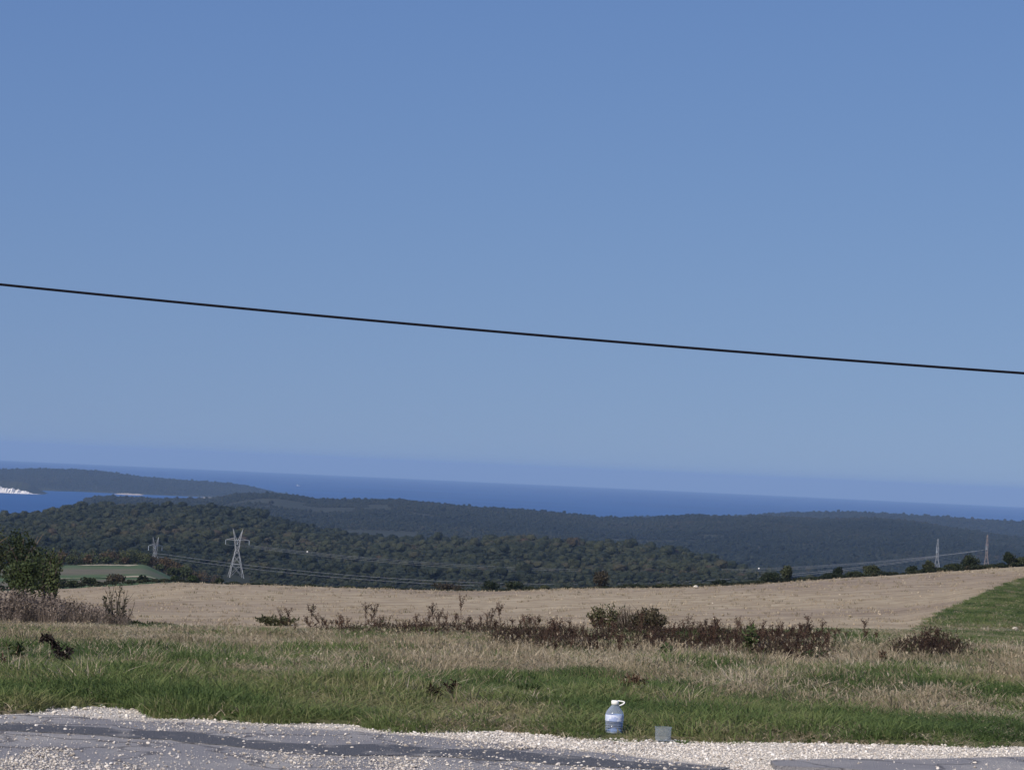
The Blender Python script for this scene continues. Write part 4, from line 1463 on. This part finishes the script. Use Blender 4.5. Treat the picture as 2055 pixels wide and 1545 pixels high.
for k, (x, ytop) in enumerate(cops):
    D = rr.uniform(690, 860) if ytop < 1111 else rr.uniform(655, 700)
    if x > 400:
        D = 1000
    b = spot(x, D)
    u_, v_ = project(b)
    h_ = max((float(v_) - ytop) / (F / D), 1.8)
    w_ = min(max(h_ * rr.uniform(.9, 1.3), 3.0), 6.5)
    c_ = rr.choice([0, 0, 0, 1, 1, 2])
    limb_tree('copse_tree', b, h_, w_, 800 + k, .42, 420, tm[c_], nm[c_][1] + ' in the copse behind the meadow, %s of its colour from the left' % ORD[seen[c_]], 'tree', nm[c_][0] + ' trees in the copse behind the meadow', 1.0, .05, 9)
    seen[c_] += 1

# pale track across the meadow
def track(pts, wd, label):
    a = np.array(pts, float)
    t = np.linspace(0, 1, 60)
    xs = np.interp(t, np.linspace(0, 1, len(a)), a[:, 0])
    Ds = np.interp(t, np.linspace(0, 1, len(a)), a[:, 1])
    P = np.array([spot(x, d) for x, d in zip(xs, Ds)])
    A, B = P.copy(), P.copy()
    A[:, 1] -= wd / 2
    B[:, 1] += wd / 2
    for q in (A, B):
        q[:, 2] = land(q[:, 0], q[:, 1]) + .12
    Q = [[k, k + 1, 60 + k + 1, 60 + k] for k in range(59)]
    tag(link('track', mesh_of('track', np.concatenate([A, B]), Q, [MAT['track']])), label, kind='structure')


MAT['track'] = ground_mat('pale_track', [(0.3, 5, [(0.3, (.26, .24, .16)), (0.7, (.40, .37, .27))])], .3, 1)
track([(60, 445), (160, 450), (260, 462), (360, 455)], 9, 'pale dirt track along the near side of the meadow')
track([(165, 640), (230, 628), (270, 610)], 16, 'dry pale strip along the top of the meadow')

# ---------------------------------------------------------------- pylons and wires
steel = plain('galvanised_steel', (.29, .31, .33), .5, .0, .4, noise=(.6, .12))
steel2 = plain('weathered_steel', (.30, .25, .23), .6, .0, .3, noise=(.6, .12))
glassy = plain('insulator_glass', (.34, .40, .46), .3)


def pylon_parts(h, wb, mat, wmul=1.0):
    """lattice tower with a waist, a forked head, two earth wire peaks and a crossarm; list of (name, mesh)"""
    out = []
    W = .20 * wmul
    zw, wa = h * .56, wb * .22                      # waist
    za, ha = h * .76, wb * .36                      # head at the crossarm

    def half(z):
        return wb / 2 + (wa / 2 - wb / 2) * z / zw if z <= zw else wa / 2 + (ha / 2 - wa / 2) * (z - zw) / (za - zw)

    def one(name, a, b, w=W):
        mb = MB()
        mb.bar(a, b, w)
        out.append((name, mb.mesh(name, [mat])))
    for sx in (-1, 1):
        for sy in (-1, 1):
            mb = MB()
            mb.bar((sx * half(0), sy * half(0), -.5), (sx * wa / 2, sy * wa / 2, zw), W * 1.25, 0, W)
            mb.bar((sx * wa / 2, sy * wa / 2, zw - .05), (sx * ha / 2, sy * wa / 2, za), W)
            out.append(('leg', mb.mesh('leg', [mat])))
    lv = [0, h * .27, h * .44, zw, h * .66, za]
    for a, b in zip(lv[:-1], lv[1:]):
        for face in range(4):
            def c(s, z):
                x, y = half(z), min(half(z), wa / 2 if z > zw else 99)
                return [(s * x, -y, z), (x, s * y, z), (s * x, y, z), (-x, s * y, z)][face]
            one('brace', c(-1, a), c(1, b), W * .6)
            one('brace', c(1, a), c(-1, b), W * .6)
    for z in (h * .27, zw, za):
        x, y = half(z), min(half(z), wa / 2 if z > zw else 99)
        one('belt', (-x, -y, z), (x, -y, z), W * .9)
        one('belt', (-x, y, z), (x, y, z), W * .9)
        one('belt', (-x, -y, z), (-x, y, z), W * .9)
        one('belt', (x, -y, z), (x, y, z), W * .9)
    for s in (-1, 1):
        mb = MB()
        for y in (-wa / 2, wa / 2):
            mb.bar((s * ha / 2, y, za - .02), (s * wb * .34, 0, h), W * .9)
            mb.bar((s * ha * .15, y, za), (s * wb * .34, 0, h - .1), W * .7)
        mb.bar((s * ha / 2, -wa / 2, za + .3), (s * ha / 2, wa / 2, za + .3), W * .6)
        out.append(('peak', mb.mesh('peak', [mat])))
    arm = wb * .80
    mb = MB()
    for y in (-wa / 2, wa / 2):
        mb.bar((-arm, 0, za + .1), (0, y, za + .1), W)
        mb.bar((arm, 0, za + .1), (0, y, za + .1), W)
        mb.bar((-arm, 0, za + .1), (-ha / 2, y, za + h * .05), W * .7)
        mb.bar((arm, 0, za + .1), (ha / 2, y, za + h * .05), W * .7)
    out.append(('crossarm', mb.mesh('crossarm', [mat])))
    for x in (-arm, 0, arm):
        mb = MB()
        mb.lathe([(.02, 0)] + [((.20 if k % 2 else .10), -.15 * k) for k in range(1, 14)] + [(.02, -2.1)], 8, c=(x, 0, za))
        out.append(('insulator', mb.mesh('insulator', [glassy])))
    return out


def pylon(x, D, ytop, rz, mat, label, wb=None, wmul=1.0, parts_=None, tilt=0):
    b = spot(x, D)
    u_, v_ = project(b)
    h = (float(v_) - ytop) / (F / D)
    wb = wb or h * .30
    root = empty('pylon', b, rz)
    for nm_, me in pylon_parts(h, wb, mat, wmul):
        link(nm_, me, root)
    tag(root, label, 'pylon', 'lattice pylons of the power lines')
    return b, h, wb


def arm_tip(py, s, rz, dz=-2.1):
    b, h, wb = py
    d = np.array([math.cos(rz), math.sin(rz), 0]) * s * wb * .80
    return b + d + np.array([0, 0, h * .76 + dz])


P1 = pylon(473, 1165, 1061, R(14), steel, 'large pale lattice pylon standing at the foot of the wooded hill', wmul=.72)
P2 = pylon(309, 1100, 1078, R(50), steel, 'small distant lattice pylon rising from behind the copse', wmul=.6)
P3 = pylon(1879, 1250, 1082, R(72), steel, 'nearer of the two distant pylons above the hedge at right', wb=4.6, wmul=.55)
P4 = pylon(1978, 1420, 1074, R(72), steel2, 'reddish farther pylon above the hedge close to the right edge', wb=4.8, wmul=.55)


def wire(a, b, via, rad, label, group=None, n_=60):
    """hangs from a to b and passes the picture point via"""
    a, b = Vector(a), Vector(b)
    best = min((k / 400 for k in range(1, 400)), key=lambda t: abs(project(np.array(a.lerp(b, t)))[0] - via[0]))
    q = np.array(a.lerp(b, best))
    D = math.hypot(q[0], q[1])
    sag = (q[2] - at_dist(via[0], via[1], D)[2]) / (4 * best * (1 - best))
    pts = []
    for k in range(n_ + 1):
        t = k / n_
        p_ = a.lerp(b, t)
        p_.z -= sag * 4 * t * (1 - t)
        pts.append(p_)
    mb = MB()
    mb.tube(pts, rad, 5)
    tag(link('power_wire', mb.mesh('power_wire', [steel])), label, 'wire', group)
    return pts


span = []
for s, dy in ((-1, 4), (0, 0), (1, -3)):
    span.append(wire(arm_tip(P1, s, R(14)), arm_tip(P4, s, R(72)), (1047, 1142 + dy), .055, 'thin power wire sagging from the %s of the large pylon over the woods' % {-1: 'left arm', 0: 'middle', 1: 'right arm'}[s], 'wires from the large pylon'))


def px_on(py, y):
    b, h, wb = py
    u_, v_ = project(b)
    D = math.hypot(b[0], b[1])
    return b + np.array([0, 0, (float(v_) - y) / (F / D)])


off = np.array([.0, .6, .0])
for k, dy in enumerate((0, 6)):
    wire(px_on(P2, 1110 + dy), px_on(P3, 1117 + dy * .3), (1000, 1170 + dy), .065, '%s of the two low pale wires crossing the foot of the woods' % ('upper', 'lower')[k], 'low pale wires crossing the valley')
for k, dy in enumerate((0, 5)):
    wire(px_on(P3, 1117 + dy), px_on(P4, 1125 + dy), (1935, 1125 + dy), .06, '%s short wire between the two right pylons' % ('upper', 'lower')[k], 'short wires at right')

white = plain('white_paint', (.80, .80, .78), .5)
for k, (x, y, D) in enumerate(((614, 1121, 1330), (1047, 1142, 1600), (1521, 1124, 1880))):
    p = at_dist(x, y, D)
    mb = MB()
    mb.lathe([(.01, -.5)] + [(.62 * math.cos(t), .62 * math.sin(t)) for t in np.linspace(-1.4, 1.4, 9)] + [(.01, .5)], 12)
    best = min((q for sp in span for q in sp), key=lambda q: (np.array(project(np.array(q))) - np.array([x, y])).__abs__().sum())
    o = link('marker_ball', mb.mesh('marker_ball', [white], True), loc=best, scale=.62 + .08 * k)
    tag(o, ('white marker ball on the power wire just right of the large pylon', 'white marker ball on the power wire above the middle of the field', 'white marker ball on the power wire towards the right pylons')[k], 'marker ball')

# ---------------------------------------------------------------- cable overhead
YC = 21.5
ctl = []
for x, y in ((0, 571), (1030, 668.5), (2055, 749)):
    d = ray(x, y)
    ctl.append((d * (YC / d[1]) + np.array([0, 0, EYE])))
ctl = np.array(ctl)
co = np.polyfit(ctl[:, 0], ctl[:, 2], 2)
xs = np.linspace(-17, 24, 90)
mb = MB()
mb.tube([(x, YC, float(np.polyval(co, x))) for x in xs], .0112, 8)
tag(link('cable', mb.mesh('cable', [plain('black_rubber', (.005, .005, .009), .8, 0.0, .1)], True)), 'black overhead cable sagging across the sky', 'cable')

# ---------------------------------------------------------------- boat on the sea
def boat(x, y):
    d = ray(x, y)
    D = 14000.0
    for _ in range(20):
        zs = SEA - D * D / (2 * RE)
        D = float((zs - EYE) / (d[2] / math.hypot(d[0], d[1])))
    p = at_dist(x, y, D)
    root = empty('boat', p, R(20))
    mb = MB()
    V, n_ = [], 9
    for k in range(n_):
        t = k / (n_ - 1)
        w = 2.6 * math.sin(math.pi * min(t * .62 + .38, 1)) ** .7 if t < 1 else .05
        xx = -9 + 18 * t
        V += [(xx, -w, 2.2 + t * .9), (xx, -w * .5, -.6), (xx, w * .5, -.6), (xx, w, 2.2 + t * .9)]
    Fc = []
    for k in range(n_ - 1):
        for j in range(3):
            Fc.append([k * 4 + j, k * 4 + j + 1, k * 4 + 5 + j, k * 4 + 4 + j])
        Fc.append([k * 4 + 3, k * 4, k * 4 + 4, k * 4 + 7])
    Fc.append([0, 1, 2, 3])
    mb.add(V, Fc)
    link('hull', mb.mesh('hull', [white]), root)
    mb = MB()
    mb.bar((-3, 0, 2.2), (-3, 0, 6.0), 3.4, 0, 2.8)
    link('cabin', mb.mesh('cabin', [white]), root)
    mb = MB()
    mb.bar((-2.6, 0, 6), (-2.6, 0, 10), .25)
    link('mast', mb.mesh('mast', [white]), root)
    tag(root, 'tiny white boat on the open sea off the headland', 'boat')


boat(598, 975)

# ---------------------------------------------------------------- the bottle and the tub
def clear_plastic(name, col, body, rough=.08):
    m, N, L = new_mat(name)
    o = N.new('ShaderNodeOutputMaterial')
    tr = N.new('ShaderNodeBsdfTransparent')
    tr.inputs['Color'].default_value = (*col, 1)
    p = N.new('ShaderNodeBsdfPrincipled')
    p.inputs['Base Color'].default_value = (*body, 1)
    p.inputs['Roughness'].default_value = rough
    p.inputs['IOR'].default_value = 1.55
    lw = N.new('ShaderNodeLayerWeight')
    lw.inputs['Blend'].default_value = .28
    ma = N.new('ShaderNodeMath')
    ma.operation = 'MULTIPLY_ADD'
    ma.use_clamp = True
    L.new(lw.outputs['Facing'], ma.inputs[0])
    ma.inputs[1].default_value = .55
    ma.inputs[2].default_value = .20
    mx = N.new('ShaderNodeMixShader')
    L.new(ma.outputs[0], mx.inputs[0])
    L.new(tr.outputs[0], mx.inputs[1])
    L.new(p.outputs[0], mx.inputs[2])
    L.new(mx.outputs[0], o.inputs['Surface'])
    return m


pet = clear_plastic('blue_clear_plastic', (.84, .90, .97), (.50, .58, .74))
tubm = clear_plastic('grey_clear_plastic', (.80, .84, .88), (.42, .47, .52), .15)
bp = on_plane(1231.5, 1475)
bz = float(land(bp[0], bp[1]))
pm = F / np.hypot(bp[0], bp[1])                       # picture pixels per metre there
root = empty('water_bottle', (bp[0], bp[1], max(bz, 0.0) + .008), R(15))
Rb, Hb = 18.2 / pm, 62 / pm
mb = MB()
prof = [(.0, .012), (Rb * .55, .0), (Rb * .86, .003), (Rb * .97, .02)]
for k in range(6):                                    # ribs
    z0 = .025 + k * Hb * .080
    prof += [(Rb * .985, z0), (Rb * .935, z0 + Hb * .020), (Rb * .935, z0 + Hb * .035), (Rb * .985, z0 + Hb * .055)]
z0 = .025 + 6 * Hb * .080
prof += [(Rb, z0), (Rb, Hb * .645), (Rb * .955, Hb * .70), (Rb * .85, Hb * .76), (Rb * .69, Hb * .82), (Rb * .50, Hb * .89), (Rb * .36, Hb * .94), (Rb * .33, Hb * .965), (Rb * .33, Hb)]
mb.lathe(prof, 40)
link('body', mb.mesh('bottle_body', [pet], True), root)
lab_m, N, L = new_mat('bottle_label')
o = N.new('ShaderNodeOutputMaterial')
p = N.new('ShaderNodeBsdfPrincipled')
tc = N.new('ShaderNodeTexCoord')
t = N.new('ShaderNodeTexNoise')
t.inputs['Scale'].default_value = 14
L.new(tc.outputs['Object'], t.inputs['Vector'])
r = ramp(N, [(.42, (.50, .58, .76)), (.52, (.62, .68, .80)), (.62, (.30, .38, .60))])
L.new(t.outputs['Fac'], r.inputs['Fac'])
L.new(r.outputs['Color'], p.inputs['Base Color'])
p.inputs['Roughness'].default_value = .35
L.new(p.outputs[0], o.inputs['Surface'])
mb = MB()
mb.lathe([(Rb * 1.012, Hb * .445), (Rb * 1.018, Hb * .455), (Rb * 1.018, Hb * .635), (Rb * 1.012, Hb * .645)], 40)
link('paper_label', mb.mesh('paper_label', [lab_m], True), root)
wat, N, L = new_mat('bottled_water')
o = N.new('ShaderNodeOutputMaterial')
tr = N.new('ShaderNodeBsdfTransparent')
tr.inputs['Color'].default_value = (.50, .60, .80, 1)
gl = N.new('ShaderNodeBsdfGlossy')
gl.inputs['Roughness'].default_value = .05
mx = N.new('ShaderNodeMixShader')
mx.inputs[0].default_value = .10
L.new(tr.outputs[0], mx.inputs[1])
L.new(gl.outputs[0], mx.inputs[2])
L.new(mx.outputs[0], o.inputs['Surface'])
mb = MB()
mb.lathe([(.001, .030), (Rb * .88, .030), (Rb * .91, .05), (Rb * .91, Hb * .40), (.001, Hb * .402)], 32)
link('water', mb.mesh('bottled_water', [wat], True), root)
ice = plain('milky_plastic', (.78, .82, .80), .3)
mb = MB()
mb.lathe([(.001, .016), (Rb * .55, .012), (Rb * .80, .018), (Rb * .84, .045), (Rb * .5, .052), (.001, .060)], 24)
link('white_base', mb.mesh('white_base', [ice], True), root)  # whitish lens-shaped disc inside the bottom of the bottle
mb = MB()
mb.lathe([(Rb * .38, Hb * .965), (Rb * .42, Hb * .97), (Rb * .42, Hb * 1.07), (Rb * .36, Hb * 1.09), (.001, Hb * 1.095)], 28)
cap_m = plain('white_plastic', (.82, .83, .78), .4)
link('cap', mb.mesh('cap', [cap_m], True), root)
mb = MB()
hx = Rb * .5
pts = []
for k in range(15):
    a = math.pi * (k / 14)
    pts.append((hx * .75 + Rb * .70 * math.sin(a) ** .8, Rb * .12 * math.cos(a), Hb * 1.0 + Hb * .075 * (1 - 2 * k / 14) + Hb * .03 * math.sin(a)))
mb.tube(pts, .0065, 8)
link('handle', mb.mesh('handle', [cap_m], True), root)
tag(root, 'big clear plastic water bottle with white cap standing at the edge of the grass', 'bottle')

tp = on_plane(1330, 1488)
pm = F / np.hypot(tp[0], tp[1])
root = empty('plastic_tub', (tp[0], tp[1], .012), 0)
Rt, Ht = 16.5 / pm, 27 / pm
mb = MB()
mb.lathe([(.001, .004), (Rt * .88, .0), (Rt * .93, .006), (Rt * .95, Ht * .30), (Rt * .93, Ht * .33), (Rt * .97, Ht * .37), (Rt * .98, Ht * .92), (Rt * .99, Ht * .96)], 36)
link('body', mb.mesh('tub_body', [tubm], True), root)
mb = MB()
mb.lathe([(Rt * .97, Ht * .95), (Rt * 1.04, Ht * .955), (Rt * 1.05, Ht * .985), (Rt * 1.03, Ht), (Rt * .97, Ht * .995)], 36)
link('rim', mb.mesh('tub_rim', [tubm], True), root)
tag(root, 'short clear plastic tub standing on the gravel right of the bottle', 'tub')

# ---------------------------------------------------------------- haze
hz0, hz1 = (-24000.0, -400.0, SEA - 45000.0 ** 2 / (2 * RE) - 1.0), (24000.0, 45600.0, 42.0)
c = [(x, y, z) for x in (hz0[0], hz1[0]) for y in (hz0[1], hz1[1]) for z in (hz0[2], hz1[2])]
hm, N, L = new_mat('haze_air')
o = N.new('ShaderNodeOutputMaterial')
pv = N.new('ShaderNodeVolumePrincipled')
pv.inputs['Color'].default_value = (.405, .63, 1.0, 1)
pv.inputs['Density'].default_value = 5.2e-5
pv.inputs['Anisotropy'].default_value = 0.0
L.new(pv.outputs[0], o.inputs['Volume'])
tag(link('haze', mesh_of('haze', c, [[0, 1, 3, 2], [4, 6, 7, 5], [0, 4, 5, 1], [2, 3, 7, 6], [0, 2, 6, 4], [1, 5, 7, 3]], [hm])), 'thin blue haze over the hills and the sea', 'haze', kind='stuff')
